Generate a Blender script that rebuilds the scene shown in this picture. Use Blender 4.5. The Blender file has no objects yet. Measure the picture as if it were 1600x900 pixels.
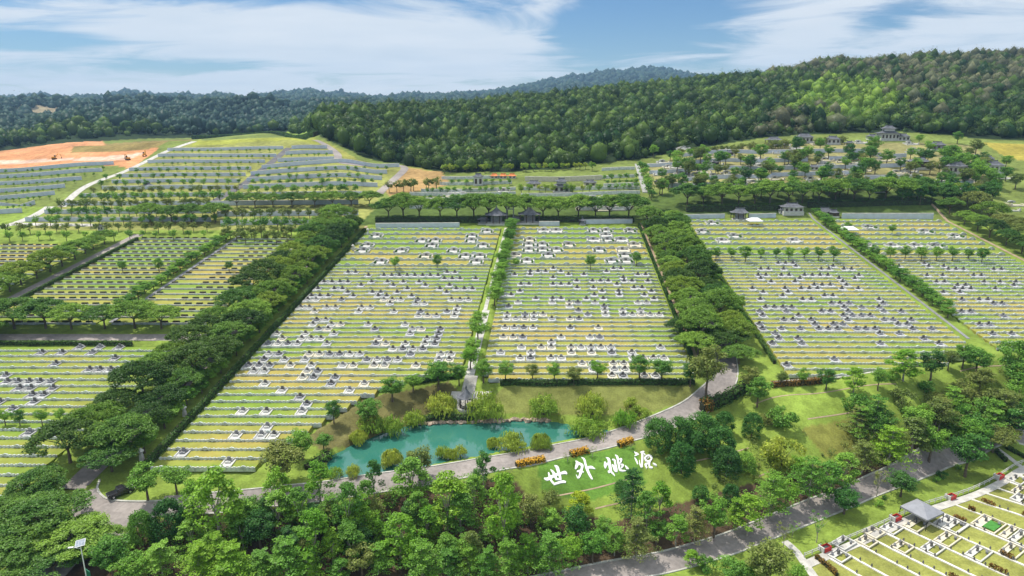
import bpy, bmesh, math, random
import numpy as np
from mathutils import Vector, Matrix
from mathutils.geometry import delaunay_2d_cdt

S = bpy.context.scene
COL = S.collection
random.seed(7); RNG = np.random.default_rng(11)
R_ = math.radians

# ------------------------------------------------------------------ camera
CF, CH, CP = 1066.0, 75.0, R_(15.0)
CPSI = math.atan(70 * math.cos(CP) / CF)
cam = bpy.data.objects.new('camera', bpy.data.cameras.new('camera')); COL.objects.link(cam)
cam.location = (0, 0, CH); cam.rotation_euler = (R_(90) - CP, 0, CPSI)
cam.data.sensor_width = 36; cam.data.lens = 36 * CF / 1600
cam.data.clip_start = 1; cam.data.clip_end = 40000
S.camera = cam

# ------------------------------------------------------------------ light
SUN_AZ, SUN_EL = R_(-60), R_(63)          # azimuth from +Y towards +X
sd = Vector((math.sin(SUN_AZ) * math.cos(SUN_EL), math.cos(SUN_AZ) * math.cos(SUN_EL), math.sin(SUN_EL)))
sun = bpy.data.objects.new('sun', bpy.data.lights.new('sun', 'SUN')); COL.objects.link(sun)
sun.rotation_euler = sd.to_track_quat('Z', 'Y').to_euler()
sun.data.energy = 4.2; sun.data.angle = R_(1.2); sun.data.color = (1.0, 0.95, 0.86)
S.view_settings.view_transform = 'Standard'; S.view_settings.look = 'None'
S.view_settings.gamma = 1; S.view_settings.use_curve_mapping = False
S.view_settings.exposure = 0.22
S.render.engine = 'CYCLES'
S.cycles.use_denoising = True
S.cycles.max_bounces = 6; S.cycles.diffuse_bounces = 2; S.cycles.glossy_bounces = 2
S.cycles.transmission_bounces = 4; S.cycles.volume_bounces = 0; S.cycles.transparent_max_bounces = 8

W = bpy.data.worlds.new('World'); S.world = W; W.use_nodes = True
def build_world():
    nt = W.node_tree; nt.nodes.clear(); N = nt.nodes.new; L = nt.links.new
    out = N('ShaderNodeOutputWorld')
    sky = N('ShaderNodeTexSky'); sky.sky_type = 'NISHITA'; sky.sun_disc = False
    sky.sun_elevation = SUN_EL; sky.sun_rotation = SUN_AZ; sky.air_density = 1.0; sky.dust_density = 0.0; sky.ozone_density = 1.6
    bg = N('ShaderNodeBackground'); bg.inputs[1].default_value = 0.066
    hs = N('ShaderNodeHueSaturation'); hs.inputs['Saturation'].default_value = 1.15; L(sky.outputs[0], hs.inputs['Color']); tn = N('ShaderNodeVectorMath'); tn.operation = 'MULTIPLY'; tn.inputs[1].default_value = (.74, .95, 1.22); L(hs.outputs[0], tn.inputs[0]); L(tn.outputs[0], bg.inputs[0])
    tc = N('ShaderNodeTexCoord'); sp = N('ShaderNodeSeparateXYZ'); L(tc.outputs['Generated'], sp.inputs[0])
    def math_(op, a, b=None, c=None, clamp=False):
        n = N('ShaderNodeMath'); n.operation = op; n.use_clamp = clamp
        for i, v in enumerate((a, b, c)):
            if v is None: continue
            if isinstance(v, (int, float)): n.inputs[i].default_value = v
            else: L(v, n.inputs[i])
        return n.outputs[0]
    X, Y, Z = sp.outputs
    zz = math_('ADD', math_('MAXIMUM', Z, 0.0), 0.10)
    cu = math_('DIVIDE', X, zz); cv = math_('DIVIDE', Y, zz)
    cb = N('ShaderNodeCombineXYZ'); L(cu, cb.inputs[0]); L(cv, cb.inputs[1])
    mp = N('ShaderNodeMapping'); mp.inputs['Rotation'].default_value = (0, 0, R_(24)); mp.inputs['Scale'].default_value = (0.75, 1.0, 1); mp.inputs['Location'].default_value = (3.1, 0.4, 0)
    L(cb.outputs[0], mp.inputs[0])
    n1 = N('ShaderNodeTexNoise'); n1.inputs['Scale'].default_value = 1.1; n1.inputs['Detail'].default_value = 10; n1.inputs['Roughness'].default_value = 0.6; n1.inputs['Distortion'].default_value = 0.9
    L(mp.outputs[0], n1.inputs[0])
    # broad layout of clear and clouded sky by direction: az = X/Y, el = Z/Y
    az = math_('DIVIDE', X, math_('MAXIMUM', Y, 0.05)); el = math_('DIVIDE', Z, math_('MAXIMUM', Y, 0.05))
    def blob(a0, e0, ra, re, k, tilt=0.0):
        da = math_('SUBTRACT', az, a0); de = math_('SUBTRACT', el, e0)
        de = math_('SUBTRACT', de, math_('MULTIPLY', da, tilt))
        da = math_('DIVIDE', da, ra); de = math_('DIVIDE', de, re)
        d = math_('ADD', math_('MULTIPLY', da, da), math_('MULTIPLY', de, de))
        return math_('MULTIPLY', math_('EXPONENT', math_('MULTIPLY', d, -1.0)), k)
    acc = n1.outputs[0]
    for b in BLOBS: acc = math_('ADD', acc, blob(*b))
    acc = math_('ADD', acc, math_('MULTIPLY', math_('MAXIMUM', math_('SUBTRACT', Z, 0.22), 0.0), 0.8))
    acc = math_('ADD', acc, math_('MULTIPLY', math_('EXPONENT', math_('MULTIPLY', math_('MAXIMUM', el, 0.0), -20.0)), 0.40))
    ramp = N('ShaderNodeMapRange'); ramp.interpolation_type = 'SMOOTHSTEP'
    ramp.inputs[1].default_value = 0.44; ramp.inputs[2].default_value = 0.72; L(acc, ramp.inputs[0])
    n2 = N('ShaderNodeTexNoise'); n2.inputs['Scale'].default_value = 1.6; n2.inputs['Detail'].default_value = 6; L(mp.outputs[0], n2.inputs[0])
    cc = N('ShaderNodeMix'); cc.data_type = 'RGBA'; L(n2.outputs[0], cc.inputs[0])
    cc.inputs[6].default_value = (0.66, 0.76, 0.86, 1); cc.inputs[7].default_value = (0.95, 0.97, 1.0, 1)
    bc = N('ShaderNodeBackground'); L(cc.outputs[2], bc.inputs[0])
    hi = N('ShaderNodeMapRange'); hi.interpolation_type = 'SMOOTHSTEP'; L(Z, hi.inputs[0]); hi.inputs[1].default_value = 0.22; hi.inputs[2].default_value = 0.7; hi.inputs[3].default_value = 0.86; hi.inputs[4].default_value = 1.1   # unseen cloud overhead, brightened to add ambient fill
    L(hi.outputs[0], bc.inputs[1])
    mx = N('ShaderNodeMixShader'); L(math_('MULTIPLY', ramp.outputs[0], 0.93), mx.inputs[0]); L(bg.outputs[0], mx.inputs[1]); L(bc.outputs[0], mx.inputs[2])
    L(mx.outputs[0], out.inputs[0])
BLOBS = [(-0.36, 0.168, 0.24, 0.020, -0.34, 0.05), (0.10, 0.115, 0.14, 0.07, -0.36, 0.35), (-0.72, 0.097, 0.16, 0.017, -0.34, 0.0),
         (-0.42, 0.098, 0.38, 0.036, 0.36, -0.05), (-0.18, 0.085, 0.12, 0.025, 0.2, 0.0), (-0.02, 0.145, 0.045, 0.03, 0.30, 0.0), (0.62, 0.10, 0.36, 0.07, 0.16, 0.0), (-0.50, 0.055, 0.16, 0.009, -0.30, 0.0), (0.33, 0.085, 0.06, 0.05, 0.1, 0.4), (0.42, 0.10, 0.06, 0.02, -0.2, 0.3)]
build_world()

# ------------------------------------------------------------------ pixels of the 1600 x 900 frame -> rays
def ray(u, v):
    xc = (u - 800) / CF; yc = -(v - 450) / CF
    fy = math.cos(CP) + yc * math.sin(CP); fz = -math.sin(CP) + yc * math.cos(CP)
    c, s = math.cos(CPSI), math.sin(CPSI)
    return np.array([xc * c - fy * s, xc * s + fy * c, fz])
def atz(u, v, z):
    d = ray(u, v); k = (z - CH) / d[2]; return d * k + np.array([0, 0, CH])
def proj(x, y, z):
    c, s = math.cos(CPSI), math.sin(CPSI)
    fx = x * c + y * s; fy = -x * s + y * c; fz = z - CH
    dep = fy * math.cos(CP) - fz * math.sin(CP); up = fy * math.sin(CP) + fz * math.cos(CP)
    return 800 + CF * fx / dep, 450 - CF * up / dep, dep
SK, SL, SW0, SZ0 = 0.06, 0.11, 127.0, 1.0          # rows run along X with Y - SK*X constant; the cemetery slope rises SL per metre
def plane(x, y): return SZ0 + SL * (y - SK * x - SW0)
def onplane(u, v):
    d = ray(u, v); k = (SZ0 - SL * SW0 - CH) / (d[2] - SL * (d[1] - SK * d[0])); return d * k + np.array([0, 0, CH])
def W_(p): return p[1] - SK * p[0]

# ------------------------------------------------------------------ terrain function
_wf = []
for u, v in [(0, 752), (120, 752), (230, 747), (395, 740), (425, 712), (500, 668), (560, 630), (640, 596), (720, 588), (782, 599), (1080, 598), (1130, 585), (1200, 601), (1300, 593), (1480, 571), (1600, 546)]:
    p = onplane(u, v); _wf.append((p[0], W_(p)))
_wf = [(-600, 119), (-106, 119)] + [q for q in _wf if q[0] > -92] + [(190, 196), (260, 215), (600, 300)]
WX = np.array([q[0] for q in _wf]); WF = np.array([q[1] for q in _wf])
ctrl = []
for u, v, z in [(60, 830, -1.2), (180, 800, -.4), (300, 785, 0), (400, 775, 0), (560, 755, 0), (740, 730, 0), (900, 698, 0), (1000, 672, .2), (1080, 640, 1.5), (1125, 610, 3.2), (1138, 585, 5.0),
                (508, 715, .2), (575, 685, .2), (665, 658, .3), (780, 655, .3), (893, 662, .2), (950, 676, .2), (620, 740, .1), (735, 722, .1), (850, 703, .1),
                (730, 646, 1.2), (690, 640, 1.4), (850, 645, 1.2), (950, 655, .9),
                (600, 650, 1.5), (540, 690, 1.0), (460, 730, 1.0), (420, 750, .4),
                (1000, 640, 2.2), (1060, 610, 4.0), (900, 612, 4.4), (800, 610, 4.4),
                (800, 737, -.2), (900, 714, -.2), (985, 690, -.2), (860, 765, -2.6), (1000, 762, -3.6), (950, 790, -4.4), (850, 800, -4.4),
                (1060, 720, -1.8), (1180, 650, .6), (1200, 620, 3.8), (1180, 720, -3.0), (1250, 660, 1.2), (1250, 720, -3.6), (1350, 640, 2.0), (1350, 690, -2.8), (1450, 610, 3.4), (1450, 660, -1.2), (1560, 600, 3.0), (1580, 650, -2.5),
                (1130, 800, -6.6), (1000, 850, -7.2), (1300, 750, -6.8), (1480, 690, -6.6),
                (850, 900, -7.8), (700, 860, -6.0), (600, 840, -4.6), (500, 840, -3.4), (600, 900, -6.8), (450, 900, -4.8), (300, 860, -2.8), (300, 900, -3.6), (150, 880, -2.6), (20, 880, -2.6), (700, 790, -2.6), (500, 790, -1.3),
                (960, 900, -8), (1130, 860, -8), (1250, 810, -8), (1340, 775, -8), (1450, 725, -8), (1600, 687, -8),
                (1280, 860, -8.6), (1440, 795, -8.6), (1590, 728, -8.6), (1400, 890, -8.8), (1600, 800, -8.8), (1250, 890, -8.6), (1100, 900, -8.3)]:
    p = atz(u, v, z); ctrl.append(tuple(p))
for x, y, z in [(60, 60, -9), (0, 60, -9), (-70, 60, -5), (-160, 60, -4), (140, 100, -9), (200, 130, -9.5), (260, 180, -9), (-160, 110, -1), (-260, 110, -1), (-400, 90, -3), (0, -100, -10), (250, -50, -12), (-250, -50, -8), (400, 200, -8)]:
    ctrl.append((x, y, z))
for x in (-130, -100):
    ctrl.append((x, 126 + SK * x, 0.9))
for x, w in zip(WX, WF):
    if -100 < x < 200: ctrl.append((x, w + SK * x, SZ0 + SL * (w - SW0)))
CT = np.array(ctrl)
def _tk(r2): return np.where(r2 > 1e-9, r2 * np.log(np.maximum(r2, 1e-9)), 0)
def _fit():
    n = len(CT); A = np.zeros((n + 3, n + 3)); xy = CT[:, :2] / 100
    d2 = ((xy[:, None] - xy[None]) ** 2).sum(-1)
    A[:n, :n] = _tk(d2) + np.eye(n) * 1e-3; A[:n, n] = 1; A[:n, n + 1:] = xy; A[n, :n] = 1; A[n + 1:, :n] = xy.T
    return np.linalg.solve(A, np.concatenate([CT[:, 2], [0, 0, 0]]))
TW = _fit()
def tps(x, y):
    x = x / 100; y = y / 100; o = TW[-3] + TW[-2] * x + TW[-1] * y
    for (a, b), w in zip(CT[:, :2] / 100, TW[:-3]): o = o + w * _tk((x - a) ** 2 + (y - b) ** 2)
    return o
TY = np.array([331, 345, 380, 440, 500, 600, 750, 900, 1200, 1600, 2200.])
TAB = {   # visible ground height v at each distance, by column u
 -400: [None, 328, 303, 268, 246, 268, 245, 222, 195, 180, 169],
 0: [None, 326, 299, 262, 238, 262, 240, 218, 192, 178, 167],
 150: [None, 325, 296, 255, 227, 255, 236, 214, 190, 178, 166],
 300: [None, 324, 293, 250, 219, 250, 232, 212, 190, 176, 167],
 450: [None, 324, 292, 248, 214, 236, 222, 206, 186, 176, 173],
 525: [None, 324, 292, 250, 226, 190, 186, 205, 186, 174, 166],
 600: [None, 324, 296, 264, 240, 202, 175, 190, 186, 176, 166],
 700: [None, 324, 300, 270, 246, 212, 176, 172, 186, 178, 168],
 850: [None, 323, 298, 266, 236, 204, 170, 156, 178, 178, 168],
 1000: [None, 322, 293, 256, 228, 195, 160, 140, 160, 176, 165],
 1150: [None, 321, 286, 240, 215, 185, 148, 126, 140, 172, 165],
 1300: [None, 321, 284, 238, 211, 178, 130, 102, 112, 150, 160],
 1450: [None, 321, 284, 238, 211, 176, 124, 96, 104, 140, 160],
 1600: [None, 322, 286, 244, 216, 178, 122, 90, 98, 135, 160],
 2000: [None, 323, 290, 250, 222, 182, 122, 88, 96, 130, 160]}
TT = []; TZ = []
for u, row in sorted(TAB.items()):
    d = ray(u, 260); TT.append(d[0] / d[1]); zr = []
    for Yv, v in zip(TY, row):
        if v is None: zr.append(plane(TT[-1] * Yv, Yv))
        else:
            d = ray(u, v); zr.append(CH + d[2] / d[1] * Yv)
    TZ.append(zr)
TT = np.array(TT); TZ = np.array(TZ)
def table(x, y):
    yy = np.clip(y, TY[0], TY[-1]); t = np.clip(x / yy, TT[0], TT[-1])
    i = np.clip(np.searchsorted(TT, t) - 1, 0, len(TT) - 2); j = np.clip(np.searchsorted(TY, yy) - 1, 0, len(TY) - 2)
    a = (t - TT[i]) / (TT[i + 1] - TT[i]); b = (yy - TY[j]) / (TY[j + 1] - TY[j]); a = a * a * (3 - 2 * a)
    return (TZ[i, j] * (1 - a) + TZ[i + 1, j] * a) * (1 - b) + (TZ[i, j + 1] * (1 - a) + TZ[i + 1, j + 1] * a) * b
RIDGE = [(-600, 150), (-200, 152), (0, 153), (50, 151), (100, 153), (150, 151), (200, 143), (250, 149), (300, 151), (350, 147), (385, 155), (405, 151), (440, 146), (488, 139), (510, 148), (532, 143), (560, 151), (590, 155), (625, 148), (700, 147), (760, 144), (800, 138), (840, 126), (900, 118), (950, 111), (1030, 104), (1080, 114), (1200, 130), (1400, 150), (2200, 155)]
_rt = []; _re = []
for _u, _v in RIDGE:
    _d = ray(_u, _v + 5); _rt.append(_d[0] / _d[1]); _re.append(_d[2] / _d[1])
FARY = 4800.0
def sstep(x): x = np.clip(x, 0, 1); return x * x * (3 - 2 * x)
def zt(x, y):
    x = np.asarray(x, float); y = np.asarray(y, float)
    x, y = np.broadcast_arrays(x, y)
    w = y - SK * x; pl = plane(x, y); z = pl.copy()
    wf = np.interp(x, WX, WF)
    near = w < wf + 3
    if near.any():
        fr = tps(x[near], y[near]); a = sstep((w[near] - wf[near] + 1.2) / 2.4)
        z[near] = fr * (1 - a) + pl[near] * a
    far = y > TY[0]
    if far.any():
        zf = table(x[far], y[far]); yf = y[far]; tf = x[far] / yf
        zf = zf + np.clip((yf - 620) / 500, 0, 1) * np.clip((-tf - .30) * 8, 0, 1) * np.clip((2200 - yf) / 400, 0, 1) * (np.sin(x[far] * .016 + np.sin(yf * .006) * 1.5) * 11 + np.sin(yf * .011 + x[far] * .004) * 9)
        b = np.clip((yf - 2200) / (FARY - 2200), 0, 1); rz = CH + np.interp(tf, _rt, _re) * FARY
        rz = rz + (np.sin(tf * 37 + yf * .004) * 18 + np.sin(tf * 90 + 1) * 8) * b * (1 - b) * 4
        zf = np.where(yf > 2200, zf * (1 - b ** 1.3) + rz * b ** 1.3, zf); zf = zf - np.clip(yf - FARY, 0, None) * .25; z[far] = zf
    return z
def z1(x, y): return float(zt(np.array([x]), np.array([y]))[0])
_KS = np.concatenate([np.linspace(70, 700, 420), np.geomspace(705, 9000, 260)])
def P(u, v, h=0.0):
    """ground point under the place whose height h above ground shows at (u, v)"""
    d = ray(u, v); d = d / math.hypot(d[0], d[1])
    f = CH + d[2] * _KS - zt(d[0] * _KS, d[1] * _KS) - h
    i = np.argmax(f < 0)
    if f[i] >= 0: i = len(_KS) - 1
    if i == 0: k = _KS[0]
    else: k = _KS[i - 1] + (_KS[i] - _KS[i - 1]) * f[i - 1] / (f[i - 1] - f[i])
    x, y = d[0] * k, d[1] * k
    return Vector((x, y, z1(x, y)))
def depth(p): return proj(p[0], p[1], p[2])[2]

# ------------------------------------------------------------------ object helpers
def tag(o, label, cat, group=None):
    o['label'] = label; o['category'] = cat
    if group: o['group'] = group
    return o
def link(name, me, parent=None):
    o = bpy.data.objects.new(name, me); COL.objects.link(o)
    if parent: o.parent = parent
    return o
def thing(name, label, cat, loc=(0, 0, 0), rz=0.0, sc=1.0, group=None):
    o = bpy.data.objects.new(name, None); COL.objects.link(o); o.empty_display_size = .5
    o.location = loc; o.rotation_euler = (0, 0, rz); o.scale = (sc, sc, sc) if not isinstance(sc, tuple) else sc
    return tag(o, label, cat, group)
def struct(o, kind='structure'): o['kind'] = kind; return o
def np_mesh(name, V, F, mat=None, tint=None):
    me = bpy.data.meshes.new(name); V = np.asarray(V, np.float32); F = np.asarray(F, np.int32); n, k = F.shape
    me.vertices.add(len(V)); me.vertices.foreach_set('co', V.ravel())
    me.loops.add(n * k); me.loops.foreach_set('vertex_index', F.ravel())
    me.polygons.add(n); me.polygons.foreach_set('loop_start', np.arange(0, n * k, k, dtype=np.int32))
    me.polygons.foreach_set('loop_total', np.full(n, k, np.int32))
    me.update(calc_edges=True)
    if tint is not None:
        at = me.attributes.new('tint', 'FLOAT', 'FACE'); at.data.foreach_set('value', np.asarray(tint, np.float32))
    if mat: me.materials.append(mat)
    return me
class MB:
    def __init__(s): s.v = []; s.f = []
    def add(s, vs, fs):
        b = len(s.v); s.v += [tuple(q) for q in vs]; s.f += [tuple(b + i for i in f) for f in fs]; return s
    def box(s, cx, cy, cz, sx, sy, sz, rz=0.0, taper=1.0):
        c, n = math.cos(rz), math.sin(rz); vs = []
        for k, dz in ((1, -.5), (taper, .5)):
            for dx, dy in ((-.5, -.5), (.5, -.5), (.5, .5), (-.5, .5)):
                a, b = dx * sx * k, dy * sy * k; vs.append((cx + a * c - b * n, cy + a * n + b * c, cz + dz * sz))
        return s.add(vs, [(3, 2, 1, 0), (4, 5, 6, 7), (0, 1, 5, 4), (1, 2, 6, 5), (2, 3, 7, 6), (3, 0, 4, 7)])
    def tube(s, pts, rad, n=6, cap=True):
        pts = [Vector(p) for p in pts]; rings = []
        for i, p in enumerate(pts):
            t = (pts[min(i + 1, len(pts) - 1)] - pts[max(i - 1, 0)]).normalized()
            a = t.cross(Vector((0, 1, 0)) if abs(t.y) < .8 else Vector((1, 0, 0))).normalized(); b = t.cross(a)
            r = rad[i] if isinstance(rad, (list, tuple)) else rad
            rings.append([p + (a * math.cos(6.2832 * k / n) + b * math.sin(6.2832 * k / n)) * r for k in range(n)])
        vs = [q for r in rings for q in r]; fs = []
        for i in range(len(pts) - 1):
            for k in range(n): fs.append((i * n + k, i * n + (k + 1) % n, (i + 1) * n + (k + 1) % n, (i + 1) * n + k))
        if cap: fs.append(tuple(range(n - 1, -1, -1))); fs.append(tuple((len(pts) - 1) * n + k for k in range(n)))
        return s.add(vs, fs)
    def prism(s, outline, z0, z1, close=True):
        n = len(outline); vs = [(x, y, z0) for x, y in outline] + [(x, y, z1) for x, y in outline]
        return s.add(vs, [tuple(range(n - 1, -1, -1)), tuple(range(n, 2 * n))] + [(i, (i + 1) % n, n + (i + 1) % n, n + i) for i in range(n)])
    def mesh(s, name, mat):
        me = bpy.data.meshes.new(name); me.from_pydata([tuple(map(float, q)) for q in s.v], [], s.f); me.update()
        if mat: me.materials.append(mat)
        return me
    def obj(s, name, mat, parent=None): return link(name, s.mesh(name, mat), parent)

def copy_tree(o, loc=None, rz=None, sc=None, label=None, group=None, parent=None):
    c = o.copy(); COL.objects.link(c)
    if parent: c.parent = parent
    if loc is not None: c.location = loc
    if rz is not None: c.rotation_euler = (0, 0, rz)
    if sc is not None: c.scale = sc if isinstance(sc, tuple) else (sc, sc, sc)
    if label: c['label'] = label
    if group: c['group'] = group
    for ch in [q for q in o.children]: copy_tree(ch, parent=c)
    return c
ORD = ['', '1st', '2nd', '3rd'] + [f'{i}th' for i in range(4, 400)]
for _i in range(21, 400):
    if _i % 100 not in (11, 12, 13): ORD[_i] = str(_i) + {1: 'st', 2: 'nd', 3: 'rd'}.get(_i % 10, 'th')

# ------------------------------------------------------------------ materials
def mat(name, col, rough=.8, var=.25, scale=.6, col2=None, spec=.3, bump=0.0, stretch=(1, 1, 1), metallic=0.0, detail=6, c0=.35, c1=.65):
    m = bpy.data.materials.new(name); m.use_nodes = True; nt = m.node_tree; N = nt.nodes.new; L = nt.links.new
    b = nt.nodes['Principled BSDF']; b.inputs['Roughness'].default_value = rough; b.inputs['Metallic'].default_value = metallic
    b.inputs['Specular IOR Level'].default_value = spec
    g = N('ShaderNodeNewGeometry'); mp = N('ShaderNodeMapping'); mp.inputs['Scale'].default_value = stretch; L(g.outputs['Position'], mp.inputs[0])
    n = N('ShaderNodeTexNoise'); n.inputs['Scale'].default_value = scale; n.inputs['Detail'].default_value = detail; L(mp.outputs[0], n.inputs[0])
    r = N('ShaderNodeMapRange'); r.inputs[1].default_value = c0; r.inputs[2].default_value = c1; L(n.outputs[0], r.inputs[0])
    mx = N('ShaderNodeMix'); mx.data_type = 'RGBA'; L(r.outputs[0], mx.inputs[0])
    if col2 is None: c_a = [c * (1 - var) for c in col]; c_b = [min(1, c * (1 + var)) for c in col]
    else: c_a, c_b = col, col2
    mx.inputs[6].default_value = (*c_a[:3], 1); mx.inputs[7].default_value = (*c_b[:3], 1)
    last = mx.outputs[2]
    n2 = N('ShaderNodeTexNoise'); n2.inputs['Scale'].default_value = scale * 7; n2.inputs['Detail'].default_value = 4; L(g.outputs['Position'], n2.inputs[0])
    r2 = N('ShaderNodeMapRange'); r2.inputs[1].default_value = .3; r2.inputs[2].default_value = .7; r2.inputs[3].default_value = 1 - var * .5; r2.inputs[4].default_value = 1 + var * .5; L(n2.outputs[0], r2.inputs[0])
    ml = N('ShaderNodeVectorMath'); ml.operation = 'SCALE'; L(last, ml.inputs[0]); L(r2.outputs[0], ml.inputs['Scale'])
    L(ml.outputs[0], b.inputs['Base Color'])
    if bump:
        bp = N('ShaderNodeBump'); bp.inputs['Distance'].default_value = bump; bp.inputs['Strength'].default_value = .8; L(n2.outputs[0], bp.inputs['Height']); L(bp.outputs[0], b.inputs['Normal'])
    return m
def leaf_mat(name, ca, cb, trans=.30, lo=.6, hi=1.4, ns=.22):
    m = bpy.data.materials.new(name); m.use_nodes = True; nt = m.node_tree; N = nt.nodes.new; L = nt.links.new
    for q in list(nt.nodes):
        if q.type != 'OUTPUT_MATERIAL': nt.nodes.remove(q)
    out = [q for q in nt.nodes if q.type == 'OUTPUT_MATERIAL'][0]
    oi = N('ShaderNodeObjectInfo'); g = N('ShaderNodeNewGeometry'); at = N('ShaderNodeAttribute'); at.attribute_name = 'tint'
    no = N('ShaderNodeTexNoise'); no.inputs['Scale'].default_value = ns; no.inputs['Detail'].default_value = 3; L(g.outputs['Position'], no.inputs[0])
    ad = N('ShaderNodeMath'); ad.operation = 'ADD'; L(oi.outputs['Random'], ad.inputs[0]); L(at.outputs['Fac'], ad.inputs[1])
    fr = N('ShaderNodeMath'); fr.operation = 'FRACT'; L(ad.outputs[0], fr.inputs[0])
    a2 = N('ShaderNodeMath'); a2.operation = 'MULTIPLY_ADD'; L(no.outputs[0], a2.inputs[0]); a2.inputs[1].default_value = 1.1; a2.inputs[2].default_value = -.55
    a3 = N('ShaderNodeMath'); a3.operation = 'ADD'; a3.use_clamp = True; L(fr.outputs[0], a3.inputs[0]); L(a2.outputs[0], a3.inputs[1])
    mx = N('ShaderNodeMix'); mx.data_type = 'RGBA'; L(a3.outputs[0], mx.inputs[0]); mx.inputs[6].default_value = (*ca, 1); mx.inputs[7].default_value = (*cb, 1)
    r = N('ShaderNodeMapRange'); L(g.outputs['Random Per Island'], r.inputs[0]); r.inputs[3].default_value = lo; r.inputs[4].default_value = hi
    ml = N('ShaderNodeVectorMath'); ml.operation = 'SCALE'; L(mx.outputs[2], ml.inputs[0]); L(r.outputs[0], ml.inputs['Scale'])
    d = N('ShaderNodeBsdfDiffuse'); L(ml.outputs[0], d.inputs[0]); t = N('ShaderNodeBsdfTranslucent'); L(ml.outputs[0], t.inputs[0])
    s = N('ShaderNodeMixShader'); s.inputs[0].default_value = trans; L(d.outputs[0], s.inputs[1]); L(t.outputs[0], s.inputs[2])
    gl = N('ShaderNodeBsdfGlossy'); gl.inputs['Roughness'].default_value = .45; gl.inputs[0].default_value = (1, 1, 1, 1)
    s2 = N('ShaderNodeMixShader'); s2.inputs[0].default_value = .012; L(s.outputs[0], s2.inputs[1]); L(gl.outputs[0], s2.inputs[2])
    L(s2.outputs[0], out.inputs[0]); return m
M = {}
M['rain'] = leaf_mat('rain tree leaves', (0.0694, 0.1685, 0.0277), (0.2247, 0.37, 0.0476))
M['rainlight'] = leaf_mat('rain tree light leaves', (0.118, 0.2242, 0.0236), (0.2242, 0.3186, 0.0354))
M['raindark'] = leaf_mat('rain tree dark leaves', (0.0413, 0.1003, 0.0165), (0.0826, 0.1534, 0.0236))
M['round'] = leaf_mat('mid green leaves', (0.091, 0.2275, 0.0328), (0.231, 0.42, 0.0525))
M['bright'] = leaf_mat('bright green leaves', (0.1403, 0.3315, 0.0255), (0.255, 0.4335, 0.0382), trans=.4)
M['yellow'] = leaf_mat('yellow green leaves', (0.34, 0.44, 0.02), (0.44, 0.5, 0.03), trans=.4)
M['dark'] = leaf_mat('dark glossy leaves', (0.0462, 0.147, 0.0252), (0.084, 0.21, 0.0336), trans=.2)
M['blue'] = leaf_mat('deep green leaves', (.040, .125, .026), (.085, .19, .032), trans=.25)
M['willow'] = leaf_mat('willow leaves', (0.20, 0.36, 0.04), (0.40, 0.46, 0.06), trans=.45)
M['tier'] = leaf_mat('feathery leaves', (0.104, 0.2646, 0.034), (0.2079, 0.378, 0.0416))
M['olive'] = leaf_mat('olive leaves', (0.14, 0.21, 0.0438), (0.2275, 0.2625, 0.0612))
M['forest'] = leaf_mat('forest leaves', (.016, .050, .012), (.092, .150, .025), trans=.2, lo=.55, hi=1.45, ns=.02)
M['mountain'] = leaf_mat('hazed and shaded mountain leaves', (.012, .040, .030), (.042, .080, .050), trans=.1, lo=.8, hi=1.2, ns=.006)  # distance blue and cloud shade are put into the leaf colour
M['forest_dry'] = leaf_mat('dry forest leaves', (0.084, 0.105, 0.049), (0.168, 0.168, 0.0868))
M['forest_light'] = leaf_mat('light forest leaves', (0.112, 0.21, 0.028), (0.224, 0.336, 0.042))
M['hedge'] = leaf_mat('hedge leaves', (0.0385, 0.0955, 0.0185), (0.077, 0.1463, 0.0277), trans=.15)
M['rust'] = leaf_mat('rust leaves', (0.16, 0.1, 0.02), (0.24, 0.13, 0.025), trans=.2)
M['flower'] = leaf_mat('orange flower leaves', (0.5, 0.26, 0.02), (0.62, 0.36, 0.03), trans=.2)
M['bark'] = mat('bark', (.13, .10, .07), .9, .3, 2)
M['palebark'] = mat('pale bark', (.34, .31, .26), .9, .3, 2)
M['lawn'] = mat('lawn', (.178, .262, .040), .95, .26, .06, (.34, .28, .075), spec=.1, stretch=(.35, 1.0, 1), c0=.42, c1=.66)
M['ground'] = None
M['asphalt'] = mat('asphalt', (.215, .192, .180), .9, .34, .16, (.33, .29, .265), spec=.2, stretch=(.5, .5, .5))
M['darkroad'] = mat('dark asphalt', (.12, .115, .12), .9, .2, .2)
M['earthpath'] = mat('sandy walk', (.36, .27, .18), .9, .2, .5)
M['kerb'] = mat('kerb concrete', (.44, .43, .38), .85, .2, .8)
M['wall'] = mat('terrace wall stone', (.54, .58, .55), .85, .22, 1.0)
M['hillwall'] = mat('grey hill wall', (.52, .57, .65), .85, .08, .5)
M['white'] = mat('white stone', (.54, .53, .49), .7, .12, .9)
M['cream'] = mat('cream stone', (.58, .53, .41), .7, .12, .9)
M['path'] = mat('pale paving', (.46, .44, .40), .85, .2, .5)
M['granite'] = mat('dark granite', (.11, .105, .10), .45, .4, 3, spec=.5)
M['greystone'] = mat('grey granite', (.24, .24, .25), .6, .3, 3)
M['paint'] = mat('white letter paint', (.74, .74, .72), .6, .04, 1)
M['rooftile'] = mat('slate roof tiles', (.115, .120, .135), .8, .3, .7)
M['wood'] = mat('dark timber', (.07, .05, .04), .7, .3, 1)
M['red'] = mat('red paint', (.50, .035, .03), .6, .2, 2)
M['orange'] = mat('orange roof sheet', (.62, .20, .06), .7, .2, .4)
M['earth'] = mat('bare red earth', (.56, .20, .07), .95, .2, .05, (.62, .34, .17), bump=.05)
M['rock'] = mat('shore rock', (.36, .28, .21), .9, .45, .9)
M['metal'] = mat('galvanised metal', (.55, .56, .57), .4, .1, 2, metallic=.6)
M['panel'] = mat('solar glass', (.30, .34, .40), .25, .2, 3)
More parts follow.
